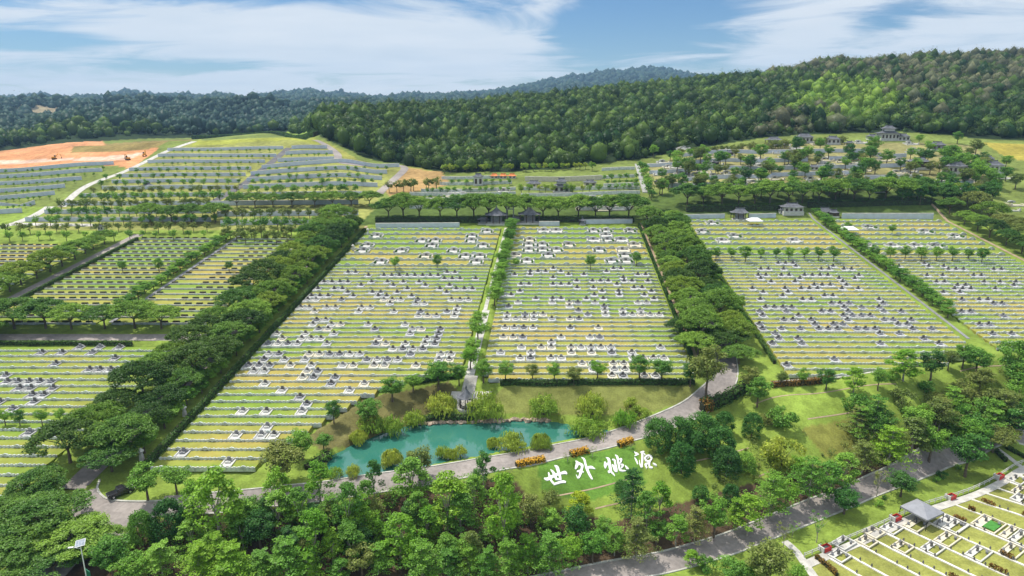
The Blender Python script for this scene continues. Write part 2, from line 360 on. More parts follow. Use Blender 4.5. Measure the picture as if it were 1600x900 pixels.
M['greenboard'] = mat('green board', (.015, .17, .09), .5, .1, 1)
M['black'] = mat('black car paint', (.012, .012, .014), .25, .1, 1, spec=.6)
M['glass'] = mat('dark window glass', (.03, .035, .04), .1, .1, 1, spec=.7)
M['rubber'] = mat('tyre rubber', (.02, .02, .02), .9, .1, 1)
M['tent'] = mat('grey tent cloth', (.26, .265, .29), .7, .08, 1)
M['whitecloth'] = mat('white canvas', (.80, .80, .80), .7, .05, 1)
M['yellowpaint'] = mat('yellow machine paint', (.55, .26, .02), .5, .2, 2)
M['brightgrass'] = mat('green turf patch', (.06, .22, .035), .9, .2, 1)

# water
def water_mat():
    m = bpy.data.materials.new('pond water'); m.use_nodes = True; nt = m.node_tree; N = nt.nodes.new; L = nt.links.new
    b = nt.nodes['Principled BSDF']; b.inputs['Roughness'].default_value = .04; b.inputs['Specular IOR Level'].default_value = .9
    g = N('ShaderNodeNewGeometry'); n = N('ShaderNodeTexNoise'); n.inputs['Scale'].default_value = .07; n.inputs['Detail'].default_value = 5; L(g.outputs['Position'], n.inputs[0])
    mx = N('ShaderNodeMix'); mx.data_type = 'RGBA'; L(n.outputs[0], mx.inputs[0]); mx.inputs[6].default_value = (.022, .125, .095, 1); mx.inputs[7].default_value = (.045, .185, .140, 1)
    L(mx.outputs[2], b.inputs['Base Color'])
    n2 = N('ShaderNodeTexNoise'); n2.inputs['Scale'].default_value = 1.3; n2.inputs['Detail'].default_value = 3; L(g.outputs['Position'], n2.inputs[0])
    bp = N('ShaderNodeBump'); bp.inputs['Distance'].default_value = .02; bp.inputs['Strength'].default_value = .35; L(n2.outputs[0], bp.inputs['Height']); L(bp.outputs[0], b.inputs['Normal'])
    return m
M['water'] = water_mat()
def ground_mat():
    m = bpy.data.materials.new('ground'); m.use_nodes = True; nt = m.node_tree; N = nt.nodes.new; L = nt.links.new
    b = nt.nodes['Principled BSDF']; b.inputs['Roughness'].default_value = .95; b.inputs['Specular IOR Level'].default_value = .1
    a = N('ShaderNodeAttribute'); a.attribute_name = 'cover'
    g = N('ShaderNodeNewGeometry'); last = a.outputs['Color']
    for sc, lo, hi in ((.045, .72, 1.28), (.35, .75, 1.25), (2.5, .8, 1.2)):
        n = N('ShaderNodeTexNoise'); n.inputs['Scale'].default_value = sc; n.inputs['Detail'].default_value = 4; L(g.outputs['Position'], n.inputs[0])
        r = N('ShaderNodeMapRange'); r.inputs[1].default_value = .3; r.inputs[2].default_value = .7; r.inputs[3].default_value = lo; r.inputs[4].default_value = hi; L(n.outputs[0], r.inputs[0])
        ml = N('ShaderNodeVectorMath'); ml.operation = 'SCALE'; L(last, ml.inputs[0]); L(r.outputs[0], ml.inputs['Scale']); last = ml.outputs[0]
    L(last, b.inputs['Base Color']); return m
M['ground'] = ground_mat()
# ------------------------------------------------------------------ geometry shared by the setting
def wpoly(pts, h=0.0): return [tuple(P(u, v, h)[:2]) for u, v in pts]
def inpoly(x, y, poly):
    r = np.zeros(x.shape, bool); n = len(poly)
    for i in range(n):
        xa, ya = poly[i]; xb, yb = poly[(i + 1) % n]
        if ya == yb: continue
        c = ((ya > y) != (yb > y)) & (x < (xb - xa) * (y - ya) / (yb - ya) + xa); r ^= c
    return r
def dpoly(x, y, pl, closed=False):
    d = np.full(x.shape, 1e9); n = len(pl)
    for i in range(n if closed else n - 1):
        ax, ay = pl[i]; bx, by = pl[(i + 1) % n]; dx, dy = bx - ax, by - ay; q = dx * dx + dy * dy
        if q < 1e-9: continue
        t = np.clip(((x - ax) * dx + (y - ay) * dy) / q, 0, 1); d = np.minimum(d, np.hypot(x - ax - t * dx, y - ay - t * dy))
    return d
def smooth_line(pts, step=2.0):
    """Catmull-Rom through 2-D points, resampled"""
    p = [np.array(q[:2], float) for q in pts]; p = [2 * p[0] - p[1]] + p + [2 * p[-1] - p[-2]]; out = []
    for i in range(1, len(p) - 2):
        n = max(1, int(np.linalg.norm(p[i + 1] - p[i]) / step))
        for k in range(n):
            t = k / n; a, b, c, d = p[i - 1:i + 3]
            out.append(.5 * (2 * b + (c - a) * t + (2 * a - 5 * b + 4 * c - d) * t * t + (3 * b - a - 3 * c + d) * t ** 3))
    out.append(p[-2]); return [tuple(q) for q in out]
def line_pts(a, b, step=2.0):
    n = max(1, int(math.dist(a[:2], b[:2]) / step)); return [(a[0] + (b[0] - a[0]) * k / n, a[1] + (b[1] - a[1]) * k / n) for k in range(n + 1)]
def sides(pts, w):
    L, Rr = [], []
    for i, p in enumerate(pts):
        a = pts[max(i - 1, 0)]; b = pts[min(i + 1, len(pts) - 1)]; dx, dy = b[0] - a[0], b[1] - a[1]; l = math.hypot(dx, dy) or 1
        nx, ny = -dy / l, dx / l; L.append((p[0] + nx * w / 2, p[1] + ny * w / 2)); Rr.append((p[0] - nx * w / 2, p[1] - ny * w / 2))
    return L, Rr
def ribbon(mb, pts, width, top, depth_, off=0.0, cross=1, follow=True):
    """solid strip along pts: its top lies top above the ground"""
    L, Rr = sides(pts, width); n = len(pts); lx = np.array(L); rx = np.array(Rr); rows = []
    for k in range(cross + 1):
        q = lx + (rx - lx) * k / cross
        z = zt(q[:, 0], q[:, 1]) if follow else zt(np.array([p[0] for p in pts]), np.array([p[1] for p in pts]))
        rows.append(np.column_stack([q, z + top]))
    m = cross + 1; vs = []
    for i in range(n): vs += [tuple(rows[k][i]) for k in range(m)] + [(rows[0][i][0], rows[0][i][1], rows[0][i][2] - depth_), (rows[-1][i][0], rows[-1][i][1], rows[-1][i][2] - depth_)]
    s = m + 2; fs = []
    for i in range(n - 1):
        a, b = i * s, (i + 1) * s
        for k in range(cross): fs.append((a + k, a + k + 1, b + k + 1, b + k))
        fs.append((a, b, b + m, a + m)); fs.append((a + m - 1, a + m + 1, b + m + 1, b + m - 1))
    for a, fl in ((0, True), ((n - 1) * s, False)):
        f = [a + k for k in range(m)] + [a + m + 1, a + m]; fs.append(tuple(f if not fl else f[::-1]))
    return mb.add(vs, fs)
def sheet(name, poly, off, m, step=3.0):
    """horizontal sheet filling a polygon, draped on the ground"""
    edge = []
    for i in range(len(poly)): edge += line_pts(poly[i], poly[(i + 1) % len(poly)], step)[:-1]
    xs = [p[0] for p in edge]; ys = [p[1] for p in edge]
    gx, gy = np.meshgrid(np.arange(min(xs), max(xs), step), np.arange(min(ys), max(ys), step)); gx = gx.ravel(); gy = gy.ravel()
    k = inpoly(gx, gy, poly) & (dpoly(gx, gy, edge, True) > step * .4)
    pts = [Vector(p) for p in edge] + [Vector((a, b)) for a, b in zip(gx[k], gy[k])]; n = len(edge)
    vs, _, fs, _, _, _ = delaunay_2d_cdt(pts, [(i, (i + 1) % n) for i in range(n)], [], 1, 1e-5)
    va = np.array([tuple(q) for q in vs]); z = zt(va[:, 0], va[:, 1]) + off
    mb = MB(); mb.add(np.column_stack([va, z]), fs); o = mb.obj(name, m); return struct(o)

# roads (pixels on the frame -> ground)
ROAD_PX = [(250, 790), (340, 785), (422, 776), (519, 765), (624, 749), (690, 739), (800, 719), (859, 707), (925, 694), (990, 676), (1040, 658), (1090, 634), (1120, 610), (1135, 588)]
road_up = [tuple(P(u, v)[:2]) for u, v in ROAD_PX]
AVR = 47.0; AVL = -96.0                       # centre lines of the two avenues
road_up += [(AVR + k, W + SK * AVR) for k, W in ((1.8, 184), (.8, 194), (0, 206))]
road_up = smooth_line(road_up + [(AVR, w + SK * AVR) for w in range(225, 321, 20)], 2.0)
LOW_PX = [(800, 925), (960, 893), (1050, 876), (1130, 853), (1190, 830), (1250, 806), (1340, 770), (1400, 745), (1450, 722), (1520, 698), (1600, 676), (1720, 640)]
road_low = smooth_line([tuple(atz(u, v, -8)[:2]) for u, v in LOW_PX[:1]] + [tuple(P(u, v)[:2]) for u, v in LOW_PX[1:]], 2.0)
av_left = [(AVL, w + SK * AVL) for w in np.arange(122, 321, 3.0)]
def _ext(p, q, L): l = math.dist(p, q); return (p[0] + (p[0] - q[0]) / l * L, p[1] + (p[1] - q[1]) / l * L)
road_low = line_pts(_ext(road_low[0], road_low[4], 90), road_low[0])[:-1] + road_low + line_pts(road_low[-1], _ext(road_low[-1], road_low[-5], 160))[1:]
road_west = smooth_line([tuple(P(u, v)[:2]) for u, v in [(170, 812), (130, 840), (95, 880), (60, 915)]], 2.0)
apron = wpoly([(118, 772), (152, 762), (160, 775), (176, 782), (220, 784), (300, 780), (310, 792), (262, 800), (225, 815), (195, 836), (165, 842), (120, 830), (112, 800)])
cross_w = [(x, 192.5 + SK * x) for x in np.arange(-300, -98, 3.0)]
diag_road = [(-183.5, w + SK * -183.5) for w in np.arange(196, 300, 3.0)]
back_road = [(x, 327 + SK * x + (0 if x < 40 else min(22, (x - 40) * .35))) for x in np.arange(-120, 200, 4.0)]
POND_PX = [(508, 716), (540, 700), (575, 685), (620, 669), (665, 661), (720, 662), (780, 658), (820, 656), (860, 658), (893, 663), (920, 668), (955, 672), (950, 678), (890, 687), (840, 697), (790, 706), (740, 716), (690, 724), (640, 735), (600, 743), (545, 753), (522, 752), (512, 738)]
pond = [tuple(atz(u, v, -.35)[:2]) for u, v in POND_PX]
pond = smooth_line(pond + [pond[0]], 2.0)[:-1]

# lawn blocks: x0, x1, first w, last w, lower row depth, w where the wider upper rows start, upper row depth, style, where
BLOCKS = {
 'A': (-84.0, -24.3, 122, 309, 3.35, 254, 6.9, 'fine', 'block left of central walk'),
 'B': (-18.8, 38.0, 160, 311, 3.35, 254, 6.9, 'fine', 'block right of central walk'),
 'C': (62.5, 120.5, 166, 322, 3.35, 268, 6.9, 'fine', 'block right of lake avenue'),
 'D': (127.5, 181.0, 176, 326, 3.35, 268, 6.9, 'fine', 'block at far right'),
 'E': (-137.0, -107.5, 202, 296, 4.9, 999, 6.9, 'hedged', 'upper block by left avenue'),
 'F': (-178.5, -142.0, 202, 292, 4.9, 999, 6.9, 'hedged', 'block between slanting tree lines'),
 'G': (-290.0, -193.0, 202, 284, 4.9, 999, 6.9, 'hedged', 'block left of slanting road'),
 'H': (-160.0, -106.5, 119.5, 186, 3.35, 999, 6.9, 'fine', 'lower block by left avenue'),
 'I': (-290.0, -167.0, 119.5, 186, 3.35, 999, 6.9, 'fine', 'lower block at left edge'),
}
def block_rows(b):
    x0, x1, w0, w1, d, ws, du, style, where = BLOCKS[b]; rows = []; w = w0
    while w < w1 - 1.5:
        dd = d if w < ws else du; dd = min(dd, w1 - w) if w1 - w < dd * 1.6 else dd
        xs = np.arange(x0, x1 + .01, .5); ok = np.interp(xs, WX, WF) + .4 < w
        if ok.any():
            run = xs[ok]; a, c = run.min(), run.max()
            if c - a > 7: rows.append((w, dd, a, c, w >= ws))
        w += dd
    return rows
ROWS = {b: block_rows(b) for b in BLOCKS}

# ------------------------------------------------------------------ ground sheet
GY0 = -250.0
def build_ground():
    Yr = np.concatenate([np.arange(-80, 70, 10.), np.arange(70, 210, .8), np.arange(210, 345, 1.3), np.geomspace(346, 5600, 330)])
    Sx = np.concatenate([np.linspace(-2.2, -.62, 60)[:-1], np.linspace(-.62, .75, 760), np.linspace(.75, 2.4, 60)[1:]])
    y = np.repeat(Yr, len(Sx)); x = np.tile(Sx, len(Yr)) * (y - GY0); z = zt(x, y); w = y - SK * x
    drop = np.zeros_like(z)
    for b, (x0, x1, w0, w1, *_r) in BLOCKS.items():
        k = (x > x0 - .2) & (x < x1 + .2) & (w > np.maximum(np.interp(x, WX, WF), w0)) & (w < w1 + .3); drop[k] = .9
    near = (y > 60) & (y < 360); idx = np.nonzero(near)[0]; xn, yn = x[idx], y[idx]
    for pl, hw in ((road_up, 2.3), (road_low, 2.1), (av_left, 2.1), (road_west, 2.4), (cross_w, 1.9), (diag_road, 2.0)):
        k = dpoly(xn, yn, pl) < hw; drop[idx[k]] = np.maximum(drop[idx[k]], .3)
    k = inpoly(xn, yn, apron) & (dpoly(xn, yn, apron, True) > .7); drop[idx[k]] = np.maximum(drop[idx[k]], .3)
    k = inpoly(xn, yn, pond); dd = dpoly(xn, yn, pond, True)
    zi = z[idx]; zi[k] = -.35 - np.clip(dd[k] * .5, 0, 1.6) + .1; zo = (~k) & (dd < 4) & (dpoly(xn, yn, road_up) > 4.5); zi[zo] = np.maximum(zi[zo], -.35 + np.clip(dd[zo] * .28, 0, .5)); z[idx] = zi
    z -= drop
    rng = np.random.default_rng(3); far = y > 340
    z[far] += (np.sin(x[far] * .031 + np.sin(y[far] * .02) * 2) * np.sin(y[far] * .027)) * np.clip((y[far] - 480) * .006, 0, 5)
    cov = np.tile(np.array([.180, .250, .042]), (len(z), 1))
    k = y > 330; cov[k] = (.15, .19, .045)
    def paint(px, c, h=0.0, soft=None):
        pl = wpoly(px, h) if px else soft; kk = inpoly(x, y, pl); cov[kk] = c
    k = np.zeros(len(y), bool)
    fb = np.array(FOREST_B); uu = np.full(len(y), np.nan); m = y > 380
    u_, v_, _ = proj(x[m], y[m], z[m])
    # forest floor begins at a world line found from the wood's edge in the photograph
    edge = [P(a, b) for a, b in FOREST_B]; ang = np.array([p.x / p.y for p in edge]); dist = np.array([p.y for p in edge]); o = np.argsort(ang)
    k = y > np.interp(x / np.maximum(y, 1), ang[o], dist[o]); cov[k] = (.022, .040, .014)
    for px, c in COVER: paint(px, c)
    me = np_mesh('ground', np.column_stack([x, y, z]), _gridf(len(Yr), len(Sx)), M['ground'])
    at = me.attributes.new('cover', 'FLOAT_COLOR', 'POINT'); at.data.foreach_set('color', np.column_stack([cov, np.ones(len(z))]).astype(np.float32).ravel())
    me.polygons.foreach_set('use_smooth', np.ones(len(me.polygons), bool)); struct(link('ground', me))
def _gridf(r, c):
    i = np.arange(r - 1)[:, None] * c + np.arange(c - 1)[None]; i = i.ravel(); return np.column_stack([i, i + 1, i + c + 1, i + c])
FOREST_B = [(-300, 262), (-100, 255), (0, 236), (150, 222), (300, 213), (450, 208), (500, 213), (520, 224), (560, 242), (620, 256), (700, 270), (800, 268), (900, 262), (1000, 249), (1050, 238), (1130, 226), (1200, 214), (1300, 209), (1400, 206), (1520, 216), (1600, 219), (1800, 222)]
COVER = [
 ([(-150, 266), (0, 264), (75, 260), (178, 258), (205, 264), (248, 233), (235, 224), (160, 221), (0, 235), (-150, 245)], (.52, .245, .115)),
 ([(-150, 256), (0, 256), (200, 250), (228, 238), (120, 247), (0, 250), (-150, 252)], (.58, .40, .30)),
 ([(110, 239), (240, 232), (262, 222), (300, 217), (165, 226)], (.22, .17, .06)),
 ([(40, 360), (60, 340), (200, 265), (300, 222), (500, 222), (540, 252), (625, 262), (590, 310), (570, 360)], (.225, .235, .065)),
 ([(1010, 262), (1070, 240), (1200, 226), (1360, 222), (1520, 228), (1560, 260), (1520, 290), (1010, 295)], (.23, .215, .085)),
 ([(560, 352), (600, 315), (1000, 312), (1050, 300), (1470, 300), (1480, 335), (1060, 336), (990, 345)], (.075, .115, .025)),
 ([(300, 228), (500, 226), (490, 214), (310, 217)], (.26, .28, .05)),
 ([(500, 218), (560, 250), (660, 262), (690, 280), (640, 310), (600, 300), (625, 262), (545, 255), (520, 235)], (.25, .25, .06)),
 ([(600, 296), (632, 262), (690, 268), (705, 288), (650, 300), (610, 306)], (.34, .22, .09)),
 ([(1535, 222), (1600, 224), (1650, 240), (1600, 252), (1570, 245)], (.32, .27, .05)),
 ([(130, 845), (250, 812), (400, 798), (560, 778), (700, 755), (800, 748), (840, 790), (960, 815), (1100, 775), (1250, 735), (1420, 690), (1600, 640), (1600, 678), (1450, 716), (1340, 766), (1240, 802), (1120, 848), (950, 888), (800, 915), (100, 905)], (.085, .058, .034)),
 ([(840, 725), (990, 695), (1010, 755), (920, 785), (845, 768)], (.10, .20, .03)),
 ([(560, 620), (700, 596), (720, 612), (560, 690), (510, 705), (470, 690)], (.135, .125, .045)),
 ([(1250, 670), (1380, 640), (1400, 690), (1290, 715)], (.20, .205, .045)),
 ([(15, 178), (40, 163), (92, 168), (88, 177), (50, 180)], (.27, .22, .13)),
 ([(446, 209), (468, 178), (482, 186), (495, 212)], (.20, .30, .05)),
 ([(1262, 872), (1420, 812), (1600, 735), (1700, 700), (1750, 960), (1300, 960)], (.225, .235, .058)),
 ([(745, 640), (790, 603), (1080, 602), (1110, 615), (1000, 650), (900, 650)], (.165, .180, .048)),
]
build_ground()
def road(name, pts, w, m='asphalt', top=.02, cross=4): return struct(ribbon(MB(), pts, w, top, .12, cross=cross).obj(name, M[m]))
road('lake_road', road_up, 5.4); road('lower_road', road_low, 4.9); road('avenue_road', av_left, 5.0); road('service_road', road_west, 5.6)
road('cross_road', cross_w, 4.4); road('slanting_road', diag_road, 4.6); 
sheet('road_junction', apron, .035, M['asphalt'], 2.0)
mb = MB()
for pts, w in ((road_up[4:], 5.4), (road_low, 4.9)):
    for sd_ in sides(pts, w + .3): ribbon(mb, sd_, .32, .16, .4)
ribbon(mb, smooth_line([P(u, v)[:2] for u, v in [(156, 750), (152, 762), (158, 774), (175, 782), (220, 784), (280, 782), (330, 779)]], 1.5), .4, .2, .4)
struct(mb.obj('road_kerb', M['kerb']))
mb = MB(); mb.add([(x, y, -.33) for x, y in [(p[0], p[1]) for p in pond]], [tuple(range(len(pond)))])
w_ = bmesh.new(); me = mb.mesh('pond_water', M['water']); w_.from_mesh(me); bmesh.ops.triangulate(w_, faces=w_.faces[:]); w_.to_mesh(me); w_.free()
struct(link('pond_water', me))

# lawns: one stepped sheet for each block
def build_lawn(b):
    mb = MB()
    for w, d, a, c, up in ROWS[b]:
        n = max(2, int((c - a) / 6)); xs = np.linspace(a, c, n); vs = []
        for x in xs:
            for ww, dz in ((w + .02, .24), (w + d - .03, -.04)): vs.append((x, ww + SK * x, SZ0 + SL * (ww - SW0) + dz))
        fs = [(2 * i, 2 * i + 2, 2 * i + 3, 2 * i + 1) for i in range(n - 1)]
        vs += [(xs[0], w + .02 + SK * xs[0], SZ0 + SL * (w - SW0) - 1), (xs[0], w + d + SK * xs[0], SZ0 + SL * (w - SW0) - 1), (xs[-1], w + .02 + SK * xs[-1], SZ0 + SL * (w - SW0) - 1), (xs[-1], w + d + SK * xs[-1], SZ0 + SL * (w - SW0) - 1)]
        q = 2 * n; fs += [(0, 1, q + 1, q), (2 * n - 2, q + 2, q + 3, 2 * n - 1)]
        mb.add(vs, fs)
    struct(mb.obj('lawn', M['lawn']))
for b in BLOCKS: build_lawn(b)

# terrace walls, one object per row; rows of one length share their mesh
_wm = {}
def wall_mesh(L, style):
    key = (round(L * 2), style)
    if key in _wm: return _wm[key]
    mb = MB(); cp = MB(); hd = MB(); r = random.Random(key[0])
    if style == 'fine':
        mb.box(L / 2, 0, -.16, L, .28, .9); cp.box(L / 2, .02, .32, L, .30, .07)
        n = max(1, int(L / .95))
        for i in range(n):
            x = (i + .5) * L / n; mb.box(x, -.16, .14, .52, .26, .84, taper=.85)
            if i % 6 == 2: mb.add([(x - .8, -.32, .2), (x - .5, -.32, .66), (x, -.32, .84), (x + .5, -.32, .66), (x + .8, -.32, .2), (x - .8, -.05, .2), (x - .5, -.05, .66), (x, -.05, .84), (x + .5, -.05, .66), (x + .8, -.05, .2)], [(0, 4, 3, 2, 1), (5, 6, 7, 8, 9), (0, 1, 6, 5), (1, 2, 7, 6), (2, 3, 8, 7), (3, 4, 9, 8)])
    elif style == 'wide':
        mb.box(L / 2, 0, -.1, L, .3, 1.2); cp.box(L / 2, -.02, .54, L, .44, .1)
        n = max(1, int(L / 3.0))
        for i in range(n):
            x = (i + .5) * L / n; k = 1.25 if i % 3 == 1 else .8
            o = [(x + k * math.cos(t), .45 + .7 * k * math.sin(t)) for t in np.linspace(0, math.pi, 7)]
            mb.add([(a, -.25, z) for a, z in o] + [(a, .05, z) for a, z in o], [tuple(range(6, -1, -1)), tuple(range(7, 14))] + [(i_, i_ + 1, i_ + 8, i_ + 7) for i_ in range(6)])
            mb.box(x, -.28, .25, .8, .2, .9)
    else:
        mb.box(L / 2, 0, -.1, L, .25, 1.0); cp.box(L / 2, -.02, .44, L, .4, .08)
        n = max(1, int(L / 3.4))
        for i in range(n):
            x = (i + .5) * L / n; mb.box(x + 1.2, -.25, .18, .9, .25, .8)
            if r.random() < .92: hd.box(x - .4, .55, .62, 2.1, .6, .65, taper=.92)
    _wm[key] = (mb.mesh('terrace_wall', M['wall']), cp.mesh('coping', M['kerb']), hd.mesh('hedge_block', M['rustmix']) if hd.v else None); return _wm[key]
M['rustmix'] = mat('clipped red brown shrubs', (.055, .035, .015), .95, .3, .25, (.035, .055, .015))
YAWROW = math.atan(SK)
for b in BLOCKS:
    st, where = BLOCKS[b][7], BLOCKS[b][8]
    for i, (w, d, a, c, up) in enumerate(ROWS[b]):
        me, cp, hd = wall_mesh((c - a) / math.cos(YAWROW), 'wide' if up else st)
        o = link('terrace_wall', me); o.location = (a, w + SK * a, SZ0 + SL * (w - SW0)); o.rotation_euler = (0, 0, YAWROW)
        look = 'arched' if up else ('hedge topped' if st == 'hedged' else 'scalloped')
        tag(o, f'{look} wall, {ORD[i + 1]} row up, {where}', 'terrace wall', 'stone walls of the grave terraces')
        link('coping', cp, o)
        if hd: link('hedge_block', hd, o)

# ------------------------------------------------------------------ graves
def px(ox, oy, s): return lambda L: [(ox + x / 3.81, oy + y / 3.81) for x, y in L]
c6 = px(380, 340, 1); c7 = px(780, 340, 1); c8 = px(1180, 340, 1); d1 = px(0, 540, 1); d2 = px(380, 540, 1); d3 = px(780, 540, 1); c5 = px(0, 340, 1)
def rows_(f, s):
    out = []
    for part in s.split(';'):
        y, xs = part.split(':'); out += [(int(x), int(y)) for x in xs.split(',')]
    return f(out)
GR = rows_(c6, '330:610,668;342:740;350:815,865,900,930,965,1000,1030,1070,1105,1160;330:1215,1270;380:485,530,560,600,635;400:690;378:790,840,880;398:915;382:965;392:1045;412:1085;375:1190,1230,1290,1380;428:455,520,575;440:610,790,845;432:980;465:400,440,500,635;460:920;490:380,425,570;430:1170,1260,1310,1355;410:1215;452:1395,1210;470:825,870,1000;490:1060,1290,1340,1230;503:840,890,940,1010;520:870,1030,1075,1370;533:480,540,780;550:345,405,490,565,710,760,1265;577:390,695,900,1050,1200,1260,1355;603:420,520,1035,1085,1145,1240;632:395,505,600,760,970;660:430,525,790,1000,1060,1170;690:190,350,560,995,1160;718:215,375,430,490,815,1090,1150;752:130,185,240,345,520,800,855,965,1075,1135,1305;775:885,945,1005,1065;815:180,240,410,465,525,585,645,700,990,1165,1225,1285;850:40,95,150,270,390,735,800,860,915,1150,1210,1270;886:60,120,300,420,600,660,780,840,1020')
GR += rows_(d2, '160:90,150,395,455;202:365,435,545;238:150,530,720;280:240,630;320:343;362:378;406:10,145,345;502:140;546:100,160;710:50;712:-70')
GR += rows_(d1, '92:1540;127:1510,1570;162:1540;238:1345,1590;408:1455,1580;455:1135;492:1090;500:1585;553:1400,1550;650:1090;710:1495')
GR += rows_(c7, '330:180,220,270,350;310:310;320:630,900;302:665,710;335:865;350:85,175,400,490,815;358:720;382:450,540,590,640,730,780;368:310;375:920;390:875;410:120,170,308,355,402;422:450,545;395:690;415:785,840;452:115;438:600,700,890,945;472:25,60;460:555,700,850;491:205,305,355,505,605,910;517:100,305,405,455,560,810,870;540:45,405,610;557:460,620,720,825;580:515,620,730,780,830,885,990;572:200;594:40,150,245,790,945,1000;614:30,90,140,195,300,410,470;648:30,85,140,190;675:20,410,580;707:20,75,130,355,520,580;737:300;771:125,240,295,410,475,540,590,650,945;803:175,415,535,650,775;840:115,175,300,355,780,850,920,970,1085;878:480,590,670,730')
GR += rows_(d3, '115:480,725;150:540,690,780;186:675,740,865,935;60:-20,-80')
GR += rows_(c8, '272:145,240,180;298:470,270;318:25,70,190,390,430,540,580;350:20,60,90,170,200,310,355,400,440,620;373:20,500,600,270;393:125,225,520;407:365,440,385,540;432:210,260,300,345,395,510,550,625,10;458:75,230;476:190,405,460;492:745,265,320,10;518:450,500,550,775;542:95,130,150,205,525,635,740;568:50,215,385,460,545,770,875;594:30,75,295,525,590,640,690;617:200,260,370,535,755,830,950;640:35,340,460,515,860,920;668:75,135,190,250,380,430,485,590,640,720,945,1075;698:145,740,860;727:170,280,1010;757:60,130,310,740,1120;850:505;885:160,215')
GR += rows_(c8, '270:800,1010;295:850,1050,1150;310:1160,1210,1265,1430,1460;350:1020,1125,1300,1340,1360;380:1440,1380,1540;395:1130,1105;407:1220,1240,1530,1570;433:1200,1240,1290,1450;452:1120,1220;495:1230,1330,1390;520:1160,1435,1490,1410;567:1240,1285,1260;590:1485;647:1330,1390,1345;692:1415,1525')
GR += rows_(c5, '730:600;752:705,555,500;775:460,610,715;798:570;824:210,370,525;850:640;880:330')
GR += rows_(d1, '178:65;210:120,180,235,290;240:10;275:70,125,300;310:185,245;347:10,195;380:70;150:500,555,610,660;520:180')
M['lightgrey'] = mat('light grey stone', (.36, .36, .35), .8, .15, .9)
M['pale'] = mat('pale grey stone', (.44, .44, .43), .75, .15, .9)
def make_grave():
    t = thing('grave', 'x', 'grave'); k = MB(); wd, dp = 2.5, 3.1      # local: x along the row, y uphill, origin at the plot's front left
    k.box(wd / 2, dp / 2, .16, wd, dp, .10)
    for x in (.14, wd - .14): k.box(x, dp / 2, .28, .32, dp - .1, .20)
    k.box(wd / 2, .12, .26, wd - .56, .22, .16)
    b = MB(); b.box(wd / 2, dp - .28, .42, wd - .7, .34, .5); b.box(wd / 2, dp - .3, .72, 1.5, .3, .3, 0, .75)
    h = MB(); h.box(wd / 2, dp - .72, .78, .78, .30, 1.15, 0, .82); h.box(wd / 2, dp - .74, .32, 1.15, .5, .26)
    al = MB(); al.box(wd / 2, dp - 1.5, .38, 1.1, .5, .34); al.box(wd / 2, dp - 1.5, .60, .5, .3, .12)
    for x in (.5, wd - .5): al.box(x, dp - .9, .5, .34, .34, .7, taper=.6)
    return t, k, b, h, al
_t, _k, _b, _h, _al = make_grave(); bpy.data.objects.remove(_t)
km = [_k.mesh('kerb', M['white']), _k.mesh('kerb', M['cream']), _k.mesh('kerb', M['pale']), _k.mesh('kerb', M['lightgrey'])]
bm_ = [_b.mesh('back_wall', M['white']), _b.mesh('back_wall', M['wall']), _b.mesh('back_wall', M['pale'])]
hm = [_h.mesh('headstone', M['granite']), _h.mesh('headstone', M['greystone'])]; am = [_al.mesh('altar', M['white']), _al.mesh('altar', M['greystone'])]
spots = {}
for u, v in GR:
    p = onplane(u, v + 1.5); w = W_(p); best = None
    for b in BLOCKS:
        x0, x1 = BLOCKS[b][:2]
        if x0 - .5 <= p[0] <= x1 + .5:
            for i, (rw, d, a, c, up) in enumerate(ROWS[b]):
                if not up and abs(w - (rw + d * .55)) < d * .65 and a + .4 < p[0] < c - .4:
                    j = int((min(max(p[0] - a - 1.4, 0), c - a - 2.9)) / 2.85 + .5); 
                    if a + j * 2.85 + 2.8 < c: best = (b, i, j)
    if best: spots.setdefault((best[0], best[1]), set()).add(best[2])
allg = []
for (b, i), js in spots.items():
    w, d, a, c, up = ROWS[b][i]
    for q, j in enumerate(sorted(js)):
        x = a + j * 2.85 + .1; ww = w + .2; allg.append((ww, b, i, q, len(js), (x, ww + SK * x, SZ0 + SL * (w - SW0) + .16)))
allg.sort(); print('graves', len(allg))
rg = random.Random(5)
stuffg = [MB(), MB()]
for n, (ww, b, i, q, tot, loc) in enumerate(allg):
    bright = b in 'AB' and rg.random() < .75; hv = 0 if rg.random() < .7 else 1
    if n < 298:
        look = 'white' if bright else 'grey'
        pos = 'only one' if tot == 1 else f'{ORD[q + 1]} from left'
        t = thing('grave', f'{look} grave, {pos}, {ORD[i + 1]} row up, {BLOCKS[b][8]}', 'grave', loc, YAWROW, (1, .95 if BLOCKS[b][4] < 4 else 1.2, 1), 'graves on the terraces')
        link('kerb', km[rg.choice((0, 0, 1, 2)) if bright else rg.choice((2, 3, 3))], t); link('back_wall', bm_[0 if bright else 2], t); link('headstone', hm[hv], t); link('altar', am[0 if bright else 1], t)
    else:
        for src, dst in ((_k, stuffg[0]), (_b, stuffg[0]), (_h, stuffg[1])): dst.add([(loc[0] + x, loc[1] + SK * x + y * .95, loc[2] + z) for x, y, z in src.v], src.f)
if stuffg[0].v:
    nf = len(stuffg[0].f); a_ = MB(); a_.add(stuffg[0].v, stuffg[0].f); a_.add(stuffg[1].v, stuffg[1].f); me = a_.mesh('distant_graves', M['pale']); me.materials.append(M['granite'])
    mi = np.zeros(len(me.polygons), np.int32); mi[nf:] = 1; me.polygons.foreach_set('material_index', mi)
    o = struct(link('distant_graves', me), 'stuff'); o['label'] = 'far small graves scattered over the upper lawn rows'; o['category'] = 'graves'
